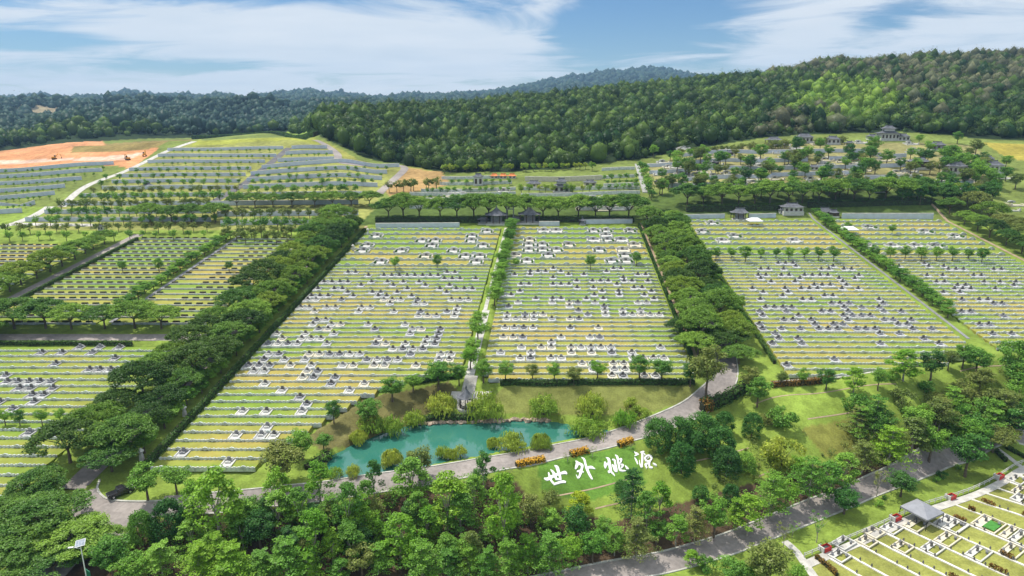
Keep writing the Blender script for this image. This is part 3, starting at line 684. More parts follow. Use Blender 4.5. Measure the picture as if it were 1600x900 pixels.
# family tombs on the wide upper rows
FT = c6([(800, 105), (1070, 132), (1145, 125), (1130, 160), (740, 168), (715, 197), (950, 190), (1370, 97), (1450, 95), (1365, 127), (1260, 187), (1425, 182), (1330, 220), (1490, 217), (1090, 228), (820, 268), (1395, 245), (1300, 290), (1385, 282), (715, 297), (620, 297), (970, 292)])
FT += c7([(185, 122), (180, 152), (255, 152), (180, 180), (255, 180), (340, 180), (418, 177), (255, 210), (90, 242), (170, 247), (295, 242), (265, 92), (340, 88), (400, 92), (565, 82), (635, 88), (780, 77), (640, 112), (565, 137), (650, 135), (730, 135), (600, 202), (665, 199), (740, 197), (810, 172), (755, 242), (675, 272), (760, 272)])
FT += c7([(1280, 45), (1400, 105), (1340, 147), (1215, 85)]) + c8([(230, 135), (415, 238), (650, 160), (810, 160), (915, 235), (1120, 238), (1370, 243), (1010, 78), (1040, 98), (1180, 102), (700, 68), (960, 167), (1070, 162)])
def tomb_parts(kind):
    wd, dp = 5.6, 5.6; k = MB(); k.box(wd / 2, dp / 2, .3, wd, dp, .5)
    for x in (.2, wd - .2): k.box(x, dp / 2, .75, .36, dp - .2, .45); k.box(x, .25, .95, .5, .5, .9)
    k.box(wd / 2, dp / 2 - .8, .62, wd * .55, 1.6, .2)
    b = MB(); hs = (.7, 1.1, 1.4)
    for j, (x, ww) in enumerate(((.75, 1.3), (wd - .75, 1.3))): b.box(x, dp - .4, .5 + hs[0] / 2, ww, .4, hs[0])
    b.box(wd / 2, dp - .45, .5 + hs[1] / 2, 2.7, .5, hs[1])
    o = [(wd / 2 + 1.4 * math.cos(a), 1.5 + .45 * math.sin(a)) for a in np.linspace(0, math.pi, 9)]
    b.add([(x, dp - .75, z) for x, z in o] + [(x, dp - .15, z) for x, z in o], [tuple(range(8, -1, -1)), tuple(range(9, 18))] + [(i, i + 1, i + 10, i + 9) for i in range(8)] + [(8, 0, 9, 17)])
    h = MB(); h.box(wd / 2, dp - .78, 1.1, 1.0, .16, .8)
    for x in (.9, wd - .9): h.box(x, dp - .7, .8, .4, .16, .4)
    s = MB()
    for x in (.75, wd - .75):
        for y in (1.0, 2.6): s.box(x, y, .95, .8, .9, .8, taper=.7)
    return k, b, h, s
tk, tb, th, ts = tomb_parts(0)
tkm = [tk.mesh('platform', M['white']), tk.mesh('platform', M['cream'])]; tbm = [tb.mesh('back_wall', M['white']), tb.mesh('back_wall', M['pale'])]
thm = th.mesh('headstone', M['granite']); tsm = ts.mesh('planter_shrub', M['hedge'])
used = {}
for u, v in FT:
    p = onplane(u, v + 2); w = W_(p); best = None
    for b in 'ABCD':
        x0, x1 = BLOCKS[b][:2]
        if x0 <= p[0] <= x1:
            for i, (rw, d, a, c, up) in enumerate(ROWS[b]):
                if up and rw - .5 <= w < rw + d - .5: best = (b, i, max(a + .2, min(p[0] - 2.8, c - 5.8)))
    if best: used.setdefault(best[:2], []).append(best[2])
for (b, i), xs in used.items():
    w, d, a, c, up = ROWS[b][i]; xs.sort(); xs = [x for k, x in enumerate(xs) if k == 0 or x - xs[k - 1] > 4.5]; last = -1e9
    for q, x in enumerate(xs):
        x = max(x, last + 5.7)
        if x + 5.7 > c: continue
        last = x; cr = rg.random() < .25; dk = rg.random() < .2
        t = thing('family_tomb', f'{"cream" if cr else "white"} tomb, {ORD[q + 1]} from left, {ORD[i + 1]} row up, {BLOCKS[b][8]}', 'tomb', (x, w + .5 + SK * x, SZ0 + SL * (w - SW0) + .1), YAWROW, (1, min(1, (d - .7) / 5.6), 1), 'large family tombs on the upper rows')
        link('platform', tkm[cr], t); link('back_wall', tbm[dk], t); link('headstone', thm, t)
        if rg.random() < .6: link('planter_shrub', tsm, t)
# ------------------------------------------------------------------ trees
def quads(C, N, size, asp=1.0, rng=RNG):
    """leaf quads at centres C facing N"""
    n = len(C); N = N / np.maximum(np.linalg.norm(N, axis=1, keepdims=True), 1e-6)
    a = rng.normal(size=(n, 3)); a -= N * (a * N).sum(1, keepdims=True); a /= np.maximum(np.linalg.norm(a, axis=1, keepdims=True), 1e-6); b = np.cross(N, a)
    s = (size * rng.uniform(.6, 1.35, n))[:, None] * .5; a = a * s; b = b * s * asp
    V = np.stack([C - a - b * .55, C + a * .25 - b, C + a + b * .5, C - a * .3 + b], 1).reshape(-1, 3)
    return V, np.arange(4 * n).reshape(n, 4)
def clumps(cen, rad, flat, per, size, up=.9, out=.6, seed=0, shell=.5):
    """leaf quads in flattened balls round the points cen"""
    rng = np.random.default_rng(seed); cen = np.asarray(cen); m = len(cen); per = int(per)
    d = rng.normal(size=(m, per, 3)); d /= np.linalg.norm(d, axis=2, keepdims=True)
    r = (shell + (1 - shell) * rng.random((m, per, 1))) ; rad = np.broadcast_to(np.asarray(rad, float), (m,))
    off = d * r * rad[:, None, None]; off[..., 2] *= flat
    C = (cen[:, None] + off).reshape(-1, 3)
    N = d * out + np.array([0, 0, up]) + rng.normal(size=d.shape) * .55
    return quads(C, N.reshape(-1, 3), size, .6, rng)
def crown_shape(kind, seed):
    """returns (V, F) of a crown whose tree is about 10 m high (umbrella: 10 m, radius 9)"""
    r = np.random.default_rng(seed); c = []; rad = []
    if kind == 'umbrella':
        for i in range(105):
            q = math.sqrt(r.random()); a = r.random() * 6.283; R = 8.4 * q * (1 + .12 * math.sin(3 * a + seed)); z = 6.6 + 2.9 * (1 - q * q) + r.normal() * .35
            c.append((R * math.cos(a), R * math.sin(a), z)); rad.append(r.uniform(1.2, 2.1))
        return clumps(c, rad, .40, 125, .52, 1.2, .35, seed)
    if kind == 'round':
        for i in range(46):
            d = r.normal(size=3); d /= np.linalg.norm(d); q = r.uniform(.45, 1); k = 1 - .25 * max(0, -d[2])
            c.append((3.1 * d[0] * q * k, 3.1 * d[1] * q * k, 6.3 + 3.1 * d[2] * q)); rad.append(r.uniform(.75, 1.35))
        return clumps(c, rad, .62, 85, .36, .8, .7, seed)
    if kind == 'broad':                                   # loose sprays of big leaves with gaps
        for i in range(40):
            z = r.uniform(3.4, 9.6); prof = 2.9 * math.sin(min(1, (10.2 - z) / 6.4) * 1.75); a = r.random() * 6.283; q = r.uniform(.35, 1) ** .6
            c.append((prof * q * math.cos(a), prof * q * math.sin(a), z)); rad.append(r.uniform(.7, 1.25))
        return clumps(c, rad, .42, 85, .38, 1.1, .5, seed)
    if kind == 'tier':                                    # horizontal feathery sprays with gaps between the layers
        nl = 6 + seed % 2
        for L in range(nl):
            z = 3.0 + 6.8 * L / (nl - 1) + r.normal() * .15; R = (3.9 * (1 - L / (nl + .2)) ** .75) * r.uniform(.7, 1.12) + .35; m = max(3, int(5 + 3 * R / 3.4)); a0 = r.random() * 6
            for j in range(m):
                a = a0 + j * 6.283 / m + r.normal() * .3; Rj = R * r.uniform(.6, 1.15)
                for q in (.35, .68, 1.0): c.append((Rj * q * math.cos(a), Rj * q * math.sin(a), z + .28 * q * r.uniform(-.6, 1.4))); rad.append(.24 * Rj * r.uniform(.8, 1.2) + .26)
        return clumps(c, rad, .20, 38, .32, 1.3, .3, seed)
    if kind == 'willow':
        lob = [(2.1 * math.cos(a), 2.1 * math.sin(a), r.uniform(1.9, 3.1), r.uniform(1.3, 2.0)) for a in np.arange(5) * 1.257 + r.random()] + [(0, 0, 3.6, 1.9)]
        for i in range(66):
            lx, ly, lz, lr = lob[i % 6]; d = r.normal(size=3); d /= np.linalg.norm(d); q = r.uniform(.5, 1)
            c.append((lx + lr * d[0] * q, ly + lr * d[1] * q, max(.5, lz + lr * .85 * d[2] * q))); rad.append(r.uniform(.6, 1.05))
        V, F = clumps(c, rad, .8, 60, .32, .8, .8, seed)
        n = (1700, 350, 250)[seed % 3]; a = r.random(n) * 6.283; q = (.55 + .42 * r.random(n)) * (1 + .16 * np.sin(a * 3 + seed)); z = 5.2 * np.sqrt(np.clip(1 - (q * .93) ** 2, 0, 1)) * r.uniform(.25, 1, n) + .35
        C = np.column_stack([3.9 * q * np.cos(a), 3.9 * q * np.sin(a), z]); N = np.column_stack([np.cos(a), np.sin(a), r.normal(size=n) * .2]) + r.normal(size=(n, 3)) * .25
        t = r.uniform(.5, 1.1, n)[:, None]; w = np.column_stack([-np.sin(a), np.cos(a), 0 * a]) * .11
        dn = np.column_stack([.18 * np.cos(a), .18 * np.sin(a), -np.ones(n)]) * t * .5
        V2 = np.stack([C - w - dn, C + w - dn, C + w * .6 + dn, C - w * .6 + dn], 1).reshape(-1, 3)
        return np.concatenate([V, V2]), np.concatenate([F, np.arange(4 * n).reshape(n, 4) + len(V)])
    if kind == 'dense':                                   # mango-like: closed to the ground
        for i in range(130):
            z = r.random() ** .8; prof = 3.6 * math.sqrt(max(.03, 1 - ((z - .32) / .70) ** 2)); a = r.random() * 6.283; q = r.uniform(.7, 1)
            c.append((prof * q * math.cos(a), prof * q * math.sin(a), .7 + 8.2 * z)); rad.append(r.uniform(.75, 1.25))
        return clumps(c, rad, .85, 62, .36, .4, 1.0, seed)
    if kind == 'bush':
        for i in range(30):
            d = r.normal(size=3); d /= np.linalg.norm(d); q = r.uniform(.5, 1)
            c.append((2.5 * d[0] * q, 2.5 * d[1] * q, 1.7 + 1.7 * d[2] * q + .3)); rad.append(r.uniform(.6, 1.0))
        return clumps(c, rad, .75, 75, .30, .6, .8, seed)
    if kind == 'sparse':
        for i in range(16):
            a = r.random() * 6.283; q = r.uniform(.3, 1); c.append((2.6 * q * math.cos(a), 2.6 * q * math.sin(a), r.uniform(4.5, 9))); rad.append(r.uniform(.5, 1.0))
        return clumps(c, rad, .6, 40, .28, .8, .5, seed, .2)
    if kind == 'small':                                   # low detail, for the far hills: about 5 m high, radius 2.2
        for i in range(16):
            d = r.normal(size=3); d /= np.linalg.norm(d); q = r.uniform(.45, 1); c.append((1.7 * d[0] * q, 1.7 * d[1] * q, 3.3 + 1.45 * d[2] * q)); rad.append(r.uniform(.6, .95))
        return clumps(c, rad, .7, 38, .42, .8, .7, seed)
def trunk_shape(kind, seed):
    r = random.Random(seed); mb = MB()
    H0, rb, n, reach, top = {'umbrella': (3.6, .38, 6, 6.5, 7.6), 'round': (3.4, .22, 5, 2.2, 7.2), 'broad': (3.2, .17, 5, 1.9, 8.2), 'tier': (3.0, .16, 0, 0, 9.4), 'willow': (1.0, .2, 5, 2.4, 3.6),
                             'dense': (1.2, .25, 4, 1.8, 6.2), 'bush': (.5, .12, 5, 1.4, 2.2), 'sparse': (2.6, .13, 8, 2.5, 8.2), 'small': (1.9, .13, 4, 1.0, 3.6)}[kind]
    if kind == 'tier':
        mb.tube([(0, 0, -.6), (.05, 0, 3), (0, .05, 6.5), (0, 0, top)], [rb * 1.2, rb, rb * .6, .04], 6)
        for L in range(7):
            z = 2.5 + 6.6 * L / 6; R = 3.0 * (1 - L / 7) + .2
            for j in range(4):
                a = L + j * 1.57; mb.tube([(0, 0, z - .2), (R * .9 * math.cos(a), R * .9 * math.sin(a), z)], [.06, .02], 4)
        return mb
    mb.tube([(0, 0, -.6), (r.uniform(-.1, .1), r.uniform(-.1, .1), H0 * .5), (0, 0, H0)], [rb * 1.35, rb, rb * .8], 7)
    for j in range(n):
        a = j * 6.283 / n + r.uniform(-.3, .3); R = reach * r.uniform(.7, 1.05); zt_ = top * r.uniform(.85, 1.05)
        mb.tube([(0, 0, H0 - .15), (R * .4 * math.cos(a), R * .4 * math.sin(a), H0 + (zt_ - H0) * .55), (R * math.cos(a + .15), R * math.sin(a + .15), zt_)], [rb * .55, rb * .36, rb * .12], 5)
    return mb
_tc = {}
NV = {'umbrella': 5, 'round': 4, 'broad': 4, 'tier': 3, 'willow': 3, 'dense': 3, 'bush': 3, 'sparse': 3, 'small': 4}
def tree_mesh(kind, var, m, bark='bark'):
    k = (kind, var, m)
    if k not in _tc:
        V, F = crown_shape(kind, 100 + var * 7 + sum(map(ord, kind))); _tc[k] = np_mesh('crown', V, F, M[m])
    q = (kind, var, bark, 't')
    if q not in _tc: _tc[q] = trunk_shape(kind, var).mesh('trunk', M[bark])
    return _tc[k], _tc[q]
TR = random.Random(21)
def tree(name, kind, m, p, height, label, cat='tree', group=None, width=None, bark='bark', native=None):
    hn = native or {'umbrella': 10.0, 'willow': 5.7, 'dense': 9.4, 'bush': 4.1, 'small': 5.2}.get(kind, 10.0)
    s = height / hn; w = s if width is None else width
    cm, tm = tree_mesh(kind, TR.randrange(NV[kind]), m, bark)
    z = p[2] if len(p) > 2 else z1(p[0], p[1])
    t = thing(name, label, cat, (p[0], p[1], z - .05), TR.random() * 6.283, (w, w, s), group)
    link('trunk', tm, t); link('crown', cm, t); return t
NATR = {'umbrella': 9.0, 'round': 3.7, 'broad': 3.3, 'tier': 3.6, 'willow': 4.1, 'dense': 4.2, 'bush': 3.1, 'sparse': 3.0, 'small': 2.3}
NATC = {'umbrella': .80, 'round': .62, 'broad': .66, 'tier': .56, 'willow': .5, 'dense': .5, 'bush': .5, 'sparse': .66, 'small': .62}   # height of the crown's middle
HN = {'umbrella': 10.0, 'willow': 5.7, 'dense': 9.4, 'bush': 4.1, 'small': 5.2}
def tree_px(name, kind, m, u, v, R, label, tall=1.0, group=None, cat='tree', bark='bark'):
    """tree whose crown's middle shows at (u, v) with a radius of R frame pixels"""
    p = P(u, v); rad = R * depth(p) / CF
    for _ in range(3):
        h = rad / NATR[kind] * HN.get(kind, 10.0) * tall
        p = P(u, v, h * NATC[kind]); rad = R * depth((p.x, p.y, p.z + h * NATC[kind])) / CF
    h = rad / NATR[kind] * HN.get(kind, 10.0) * tall
    return tree(name, kind, m, p, h, label, cat, group, width=rad / NATR[kind], bark=bark)
def along(x, w0, w1, step, jit=.8):
    n = int((w1 - w0) / step); return [(x + TR.uniform(-jit, jit), w0 + (i + .5) * step + TR.uniform(-jit, jit)) for i in range(n)]
# avenues of rain trees
def avenue(x, w0, w1, step, h, rad, where, grp, m='rain', name='rain_tree', kind='umbrella', look='wide flat-crowned', jit=1.0):
    for i, (xx, w) in enumerate(along(x, w0, w1, step, jit)):
        s = TR.uniform(.78, 1.2); y = w + SK * xx
        tree(name, kind, m if kind != 'umbrella' else TR.choice((m, m, m, 'rainlight', 'raindark')), (xx, y), h * s, f'{look} tree, {ORD[i + 1]} from the near end, {where}', 'tree', grp, width=rad / NATR[kind] * s)
avenue(-101.5, 126, 318, 8.6, 8.4, 6.4, 'outer row of the left avenue', 'rain trees lining the left avenue')
avenue(-91.8, 129, 312, 8.4, 8.0, 6.2, 'inner row of the left avenue', 'rain trees lining the left avenue')
avenue(-88.9, 131, 308, 5.2, 4.6, 3.0, 'hedge line of the left avenue', 'bushy trees in the left avenue', m='round', name='bushy_tree', kind='round', look='low bushy', jit=.6)
avenue(41.2, 196, 316, 6.5, 4.2, 2.2, 'bush line left of lake avenue', 'bushy trees in the lake road avenue', m='olive', name='bushy_tree', kind='round', look='low bushy', jit=.5)
avenue(57.5, 192, 318, 7.0, 4.6, 2.8, 'bush line right of lake avenue', 'bushy trees in the lake road avenue', m='round', name='bushy_tree', kind='round', look='low bushy', jit=.5)
avenue(43.2, 186, 322, 9.0, 8.4, 5.6, 'left row of the lake road avenue', 'rain trees lining the lake road avenue')
avenue(52.3, 183, 326, 9.0, 8.6, 5.9, 'right row of the lake road avenue', 'rain trees lining the lake road avenue')
avenue(-189.5, 198, 292, 6.8, 7.2, 6.0, 'row beside the slanting road at far left', 'trees along the slanting road')
def rowx(w, x0, x1, step, h, rad, where, grp, m='rain', kind='umbrella', name='rain_tree', look='flat-crowned', jit=1.0, skip=()):
    n = int((x1 - x0) / step)
    for i in range(n):
        x = x0 + (i + .5) * step + TR.uniform(-jit, jit); ww = w + TR.uniform(-jit, jit) * .5; s = TR.uniform(.85, 1.15)
        if any(a < x < b for a, b in skip): continue
        tree(name, kind, m, (x, ww + SK * x), h * s, f'{look} tree, {ORD[i + 1]} from left, {where}', 'tree', grp, width=rad / NATR[kind] * s)
rowx(198.5, -205, -109, 9, 8.2, 7.2, 'far side of the cross road', 'rain trees along the cross road')
rowx(189.2, -215, -150, 14.0, 6.5, 5.0, 'near side of the cross road', 'rain trees along the cross road')
rowx(323, -84, 39, 8.2, 10.5, 8.2, 'row behind the central back wall', 'rain trees behind the back walls')
rowx(341, 62, 190, 8.2, 10.5, 8.4, 'row behind the right back wall', 'rain trees behind the back walls')
rowx(318, -195, -148, 10, 8.5, 7.0, 'row at the foot of the left hill', 'rain trees at the foot of the left hill')
rowx(352, -170, -88, 10, 8, 6.4, 'upper row across the left hill', 'rain trees at the foot of the left hill')
avenue(189, 205, 345, 10.5, 8.0, 6.0, 'row past the far right block', 'trees past the far right block', m='rain')
avenue(201, 215, 350, 12, 9.0, 7.0, 'second row past the far right block', 'trees past the far right block', m='olive')
for i, (u, v, R) in enumerate([(1092, 528, 34), (1132, 520, 36), (1156, 546, 30), (1068, 505, 30)]): tree_px('rain_tree', 'umbrella', ('rain', 'raindark')[i % 2], u, v, R, f'spreading tree over the bend where the lake road enters the avenue, {ORD[i + 1]} of four', .9, 'rain trees lining the lake road avenue')
# central walk, slanting walk and narrow walks
avenue(-19.6, 214, 310, 5.6, 6.2, 3.3, 'central walk', 'round trees along the central walk', 'round', 'walk_tree', 'round', 'small round', .7)
avenue(-22.6, 176, 212, 9.5, 6.3, 3.4, 'lower end of the central walk', 'round trees along the central walk', 'round', 'walk_tree', 'round', 'small round', .7)
avenue(125.2, 206, 330, 4.4, 4.8, 3.2, 'slanting walk at right', 'trees along the slanting walk', 'round', 'walk_tree', 'round', 'small round', .6)
avenue(-140.5, 206, 296, 4.6, 4.6, 3.0, 'walk between the upper left blocks', 'trees along the left walks', 'round', 'walk_tree', 'round', 'low round', .6)
avenue(-163.5, 146, 187, 4.2, 4.6, 3.0, 'walk between the lower left blocks', 'trees along the left walks', 'olive', 'walk_tree', 'round', 'low round', .6)
# named trees by where their crowns show: (u, v, radius, kind, leaves, tall)
LST = {
 'pond': ('pond_tree', 'by the pond', [(690, 628, 25, 'willow', 'willow', .8), (758, 630, 27, 'willow', 'willow', .9), (850, 631, 24, 'willow', 'willow', .8), (925, 630, 25, 'willow', 'willow', .8), (985, 628, 13, 'bush', 'willow', 1), (918, 664, 28, 'willow', 'willow', .7), (975, 651, 22, 'willow', 'bright', .8), (1000, 643, 18, 'bush', 'willow', 1),
    (800, 687, 24, 'willow', 'willow', .75), (845, 688, 15, 'willow', 'willow', .9), (580, 660, 24, 'willow', 'willow', .9), (612, 662, 18, 'willow', 'willow', 1), (646, 652, 19, 'willow', 'willow', 1.05), (560, 681, 13, 'willow', 'willow', .9), (612, 713, 17, 'willow', 'willow', .95), (690, 704, 13, 'willow', 'willow', .95), (704, 708, 10, 'willow', 'willow', .9), (719, 703, 13, 'willow', 'willow', .95), (524, 737, 13, 'willow', 'willow', .95), (552, 734, 12, 'willow', 'willow', 1), (655, 716, 22, 'round', 'olive', .8), (770, 690, 10, 'willow', 'willow', .9)]),
 'edge': ('lawn_edge_tree', 'at the lower edge of the terraces', [(440, 713, 34, 'round', 'olive', .8), (470, 686, 24, 'round', 'round', .8), (505, 686, 16, 'round', 'round', .9), (520, 638, 17, 'round', 'dark', .9), (575, 637, 20, 'round', 'round', .8), (612, 602, 22, 'round', 'round', .8), (645, 594, 18, 'round', 'round', .8), (685, 578, 25, 'round', 'round', .8), (717, 580, 14, 'round', 'round', .8), (755, 574, 18, 'round', 'round', .8), (790, 575, 16, 'round', 'round', .8), (832, 577, 13, 'round', 'olive', .9), (866, 576, 14, 'round', 'round', .9), (897, 583, 14, 'round', 'olive', .7), (934, 574, 15, 'round', 'bright', .9), (1000, 569, 19, 'round', 'round', .8), (1035, 571, 19, 'round', 'round', .8), (1080, 578, 14, 'round', 'dark', 1), (1107, 570, 29, 'round', 'olive', .95),
    (735, 552, 20, 'round', 'bright', .8), (1186, 605, 22, 'round', 'round', .9), (1175, 588, 20, 'round', 'olive', .8), (1222, 588, 12, 'round', 'olive', .8), (1256, 585, 12, 'round', 'round', .9), (1293, 587, 15, 'round', 'dark', 1), (1337, 588, 17, 'broad', 'bright', .8), (1375, 586, 15, 'round', 'round', .9), (1416, 562, 25, 'broad', 'bright', .7), (1396, 585, 14, 'bush', 'round', 1), (1458, 563, 22, 'round', 'blue', .9), (1508, 549, 16, 'round', 'round', .9), (1529, 556, 24, 'round', 'round', .8), (1586, 553, 28, 'round', 'round', .8), (1485, 556, 14, 'round', 'olive', .9)]),
 'mango': ('mango_tree', 'in the dark clump by the lake road', [(1029, 679, 24, 'dense', 'dark', .95), (1060, 676, 22, 'dense', 'dark', .95), (1095, 668, 28, 'dense', 'dark', .95), (1125, 690, 24, 'dense', 'dark', .9), (1066, 716, 22, 'dense', 'dark', .95), (1132, 661, 18, 'dense', 'dark', .9), (1176, 664, 15, 'dense', 'dark', .9), (1136, 722, 22, 'dense', 'blue', .8), (1165, 722, 18, 'dense', 'round', .8), (1085, 692, 20, 'dense', 'dark', .9), (262, 814, 26, 'dense', 'blue', .95), (220, 826, 21, 'dense', 'round', 1.1), (1095, 772, 15, 'dense', 'dark', 1), (1143, 772, 14, 'dense', 'dark', 1.1), (972, 761, 13, 'dense', 'dark', .9)]),
 'wood': ('woodland_tree', 'in the wood below the lake road', [(497, 744, 23, 'broad', 'bright', 1.15), (432, 754, 20, 'broad', 'bright', 1.1), (488, 824, 24, 'broad', 'bright', 1), (404, 819, 24, 'round', 'blue', 1), (467, 785, 20, 'broad', 'round', 1), (543, 785, 22, 'broad', 'round', 1.2), (572, 772, 16, 'broad', 'round', 1.3), (583, 738, 16, 'broad', 'dark', 1.2), (642, 737, 26, 'broad', 'round', .9), (653, 790, 21, 'broad', 'round', 1.1), (624, 828, 27, 'broad', 'bright', .9), (698, 769, 27, 'broad', 'bright', 1), (719, 792, 24, 'broad', 'round', 1), (755, 726, 17, 'broad', 'dark', 1.2), (787, 782, 30, 'broad', 'bright', 1.35), (335, 772, 38, 'broad', 'bright', .9), (300, 772, 20, 'broad', 'bright', .9), (226, 746, 25, 'round', 'round', .8), (272, 742, 20, 'round', 'round', .8), (432, 790, 22, 'broad', 'round', 1), (370, 800, 22, 'round', 'round', .9), (740, 760, 18, 'broad', 'round', 1), (520, 800, 16, 'broad', 'olive', 1),
    (988, 768, 21, 'tier', 'blue', 1.3), (1012, 790, 18, 'broad', 'round', 1), (1032, 772, 17, 'broad', 'bright', 1), (905, 782, 20, 'broad', 'yellow', .8), (830, 790, 22, 'round', 'olive', .8), (901, 811, 24, 'round', 'dark', .9), (943, 822, 18, 'round', 'round', .9), (859, 777, 19, 'bush', 'olive', .9), (860, 808, 20, 'round', 'round', .8)]),
 'fill': ('woodland_tree', 'among the crowded trees below the lake road', [(TR.uniform(270, 800), TR.uniform(788, 862), TR.uniform(15, 23), TR.choice(('broad', 'broad', 'round', 'tier')), TR.choice(('round', 'round', 'olive', 'bright', 'blue')), TR.uniform(.8, 1.1)) for _ in range(46)]),
 'front': ('feathery_tree', 'in the front row of the wood', [(564, 868, 34, 'tier', 'tier', .8), (590, 872, 30, 'tier', 'tier', .85), (446, 872, 32, 'tier', 'tier', .8), (408, 882, 30, 'tier', 'tier', .8), (360, 880, 32, 'tier', 'tier', .8), (310, 875, 32, 'tier', 'tier', .85), (480, 885, 26, 'tier', 'tier', .8), (530, 885, 24, 'tier', 'tier', .8), (658, 878, 27, 'tier', 'tier', .9), (700, 880, 25, 'tier', 'tier', .9), (732, 874, 25, 'tier', 'round', 1), (762, 880, 23, 'tier', 'tier', 1), (793, 874, 24, 'tier', 'tier', 1), (825, 863, 25, 'tier', 'tier', 1), (859, 864, 25, 'tier', 'tier', 1), (893, 853, 26, 'tier', 'tier', 1), (927, 846, 24, 'tier', 'tier', 1), (961, 845, 24, 'tier', 'tier', 1), (995, 841, 24, 'tier', 'tier', 1), (1027, 826, 22, 'tier', 'tier', 1), (1058, 821, 24, 'tier', 'tier', 1), (1087, 818, 20, 'tier', 'tier', 1), (1118, 797, 24, 'tier', 'tier', 1), (1171, 794, 22, 'tier', 'tier', 1), (1150, 802, 18, 'tier', 'tier', 1), (1206, 773, 25, 'tier', 'tier', 1), (1230, 765, 25, 'tier', 'tier', 1), (1267, 750, 26, 'tier', 'tier', 1), (1298, 742, 25, 'tier', 'tier', 1), (1322, 727, 26, 'tier', 'tier', 1), (1350, 713, 24, 'tier', 'olive', 1), (1393, 697, 34, 'tier', 'tier', .85), (1430, 672, 28, 'tier', 'tier', .9), (1458, 684, 30, 'tier', 'tier', .9), (250, 872, 34, 'tier', 'tier', .85), (205, 880, 30, 'tier', 'tier', .85), (170, 860, 28, 'round', 'round', .9)]),
 'slope': ('slope_tree', 'on the grassy slope at right', [(1225, 703, 35, 'bush', 'willow', 1), (1225, 648, 26, 'bush', 'round', 1), (1248, 726, 20, 'round', 'bright', .8), (1200, 652, 18, 'bush', 'olive', 1), (1411, 619, 21, 'bush', 'olive', 1), (1450, 602, 18, 'bush', 'round', 1), (1500, 608, 22, 'bush', 'olive', 1), (1374, 650, 22, 'round', 'blue', .7), (1435, 650, 22, 'round', 'round', .8), (1466, 640, 26, 'round', 'olive', .8), (1542, 618, 24, 'bush', 'olive', 1), (1590, 582, 28, 'round', 'round', .8), (1534, 590, 22, 'round', 'olive', .8), (1516, 701, 28, 'round', 'dark', .8), (1558, 672, 36, 'umbrella', 'olive', 1.1), (1590, 648, 30, 'round', 'dark', .8), (1595, 610, 24, 'round', 'round', .8), (1520, 650, 24, 'round', 'olive', .8), (1490, 665, 22, 'round', 'round', .8), (1550, 640, 22, 'round', 'round', .8), (1322, 776, 25, 'round', 'dark', .75), (1411, 750, 24, 'round', 'blue', .7), (1280, 812, 16, 'sparse', 'round', .9), (1227, 826, 13, 'sparse', 'olive', 1), (1240, 822, 10, 'sparse', 'round', 1), (1374, 745, 14, 'sparse', 'olive', 1), (1374, 786, 8, 'bush', 'round', 1), (1472, 741, 9, 'bush', 'dark', 1), (1464, 748, 7, 'bush', 'round', 1), (1498, 729, 7, 'bush', 'round', 1), (1382, 777, 5, 'bush', 'round', 1), (1201, 872, 34, 'round', 'olive', .8), (1245, 892, 20, 'bush', 'round', 1), (1082, 869, 15, 'broad', 'bright', .7), (1105, 880, 18, 'bush', 'round', 1), (1147, 885, 25, 'round', 'round', .7), (1178, 890, 22, 'round', 'round', .7)]),
 'right': ('slope_tree', 'in the thicket above the lower road', [(TR.uniform(1335, 1600), TR.uniform(612, 676), TR.uniform(15, 26), TR.choice(('round', 'round', 'bush', 'tier')), TR.choice(('round', 'olive', 'tier', 'olive')), TR.uniform(.7, 1)) for _ in range(26)]),
 'corner': ('spreading_tree', 'at the lower left corner by the junction', [(65, 792, 56, 'umbrella', 'rain', .9), (20, 845, 52, 'umbrella', 'rain', .9), (110, 832, 50, 'umbrella', 'rain', .9), (40, 770, 40, 'umbrella', 'rain', .9), (-20, 800, 50, 'umbrella', 'rain', .9), (170, 705, 40, 'umbrella', 'rain', 1), (60, 745, 36, 'umbrella', 'rain', 1), (150, 838, 40, 'umbrella', 'rain', .9), (80, 870, 48, 'umbrella', 'rain', .8), (-10, 890, 50, 'umbrella', 'rain', .8)]),
}
LOOK = {('willow', 'willow'): 'yellow-green weeping bush', ('bush', 'willow'): 'light green bush', ('willow', 'bright'): 'fresh green weeping bush'}
LN = {'rain': 'dark green', 'round': 'mid green', 'bright': 'bright green', 'yellow': 'yellow-green', 'dark': 'blackish green', 'blue': 'deep green', 'willow': 'light green', 'tier': 'feathery', 'olive': 'olive green'}
KN = {'umbrella': 'spreading tree', 'round': 'round tree', 'broad': 'loose leafy tree', 'tier': 'tiered tree', 'willow': 'weeping bush', 'dense': 'dense tree', 'bush': 'bush', 'sparse': 'thin sparse tree'}
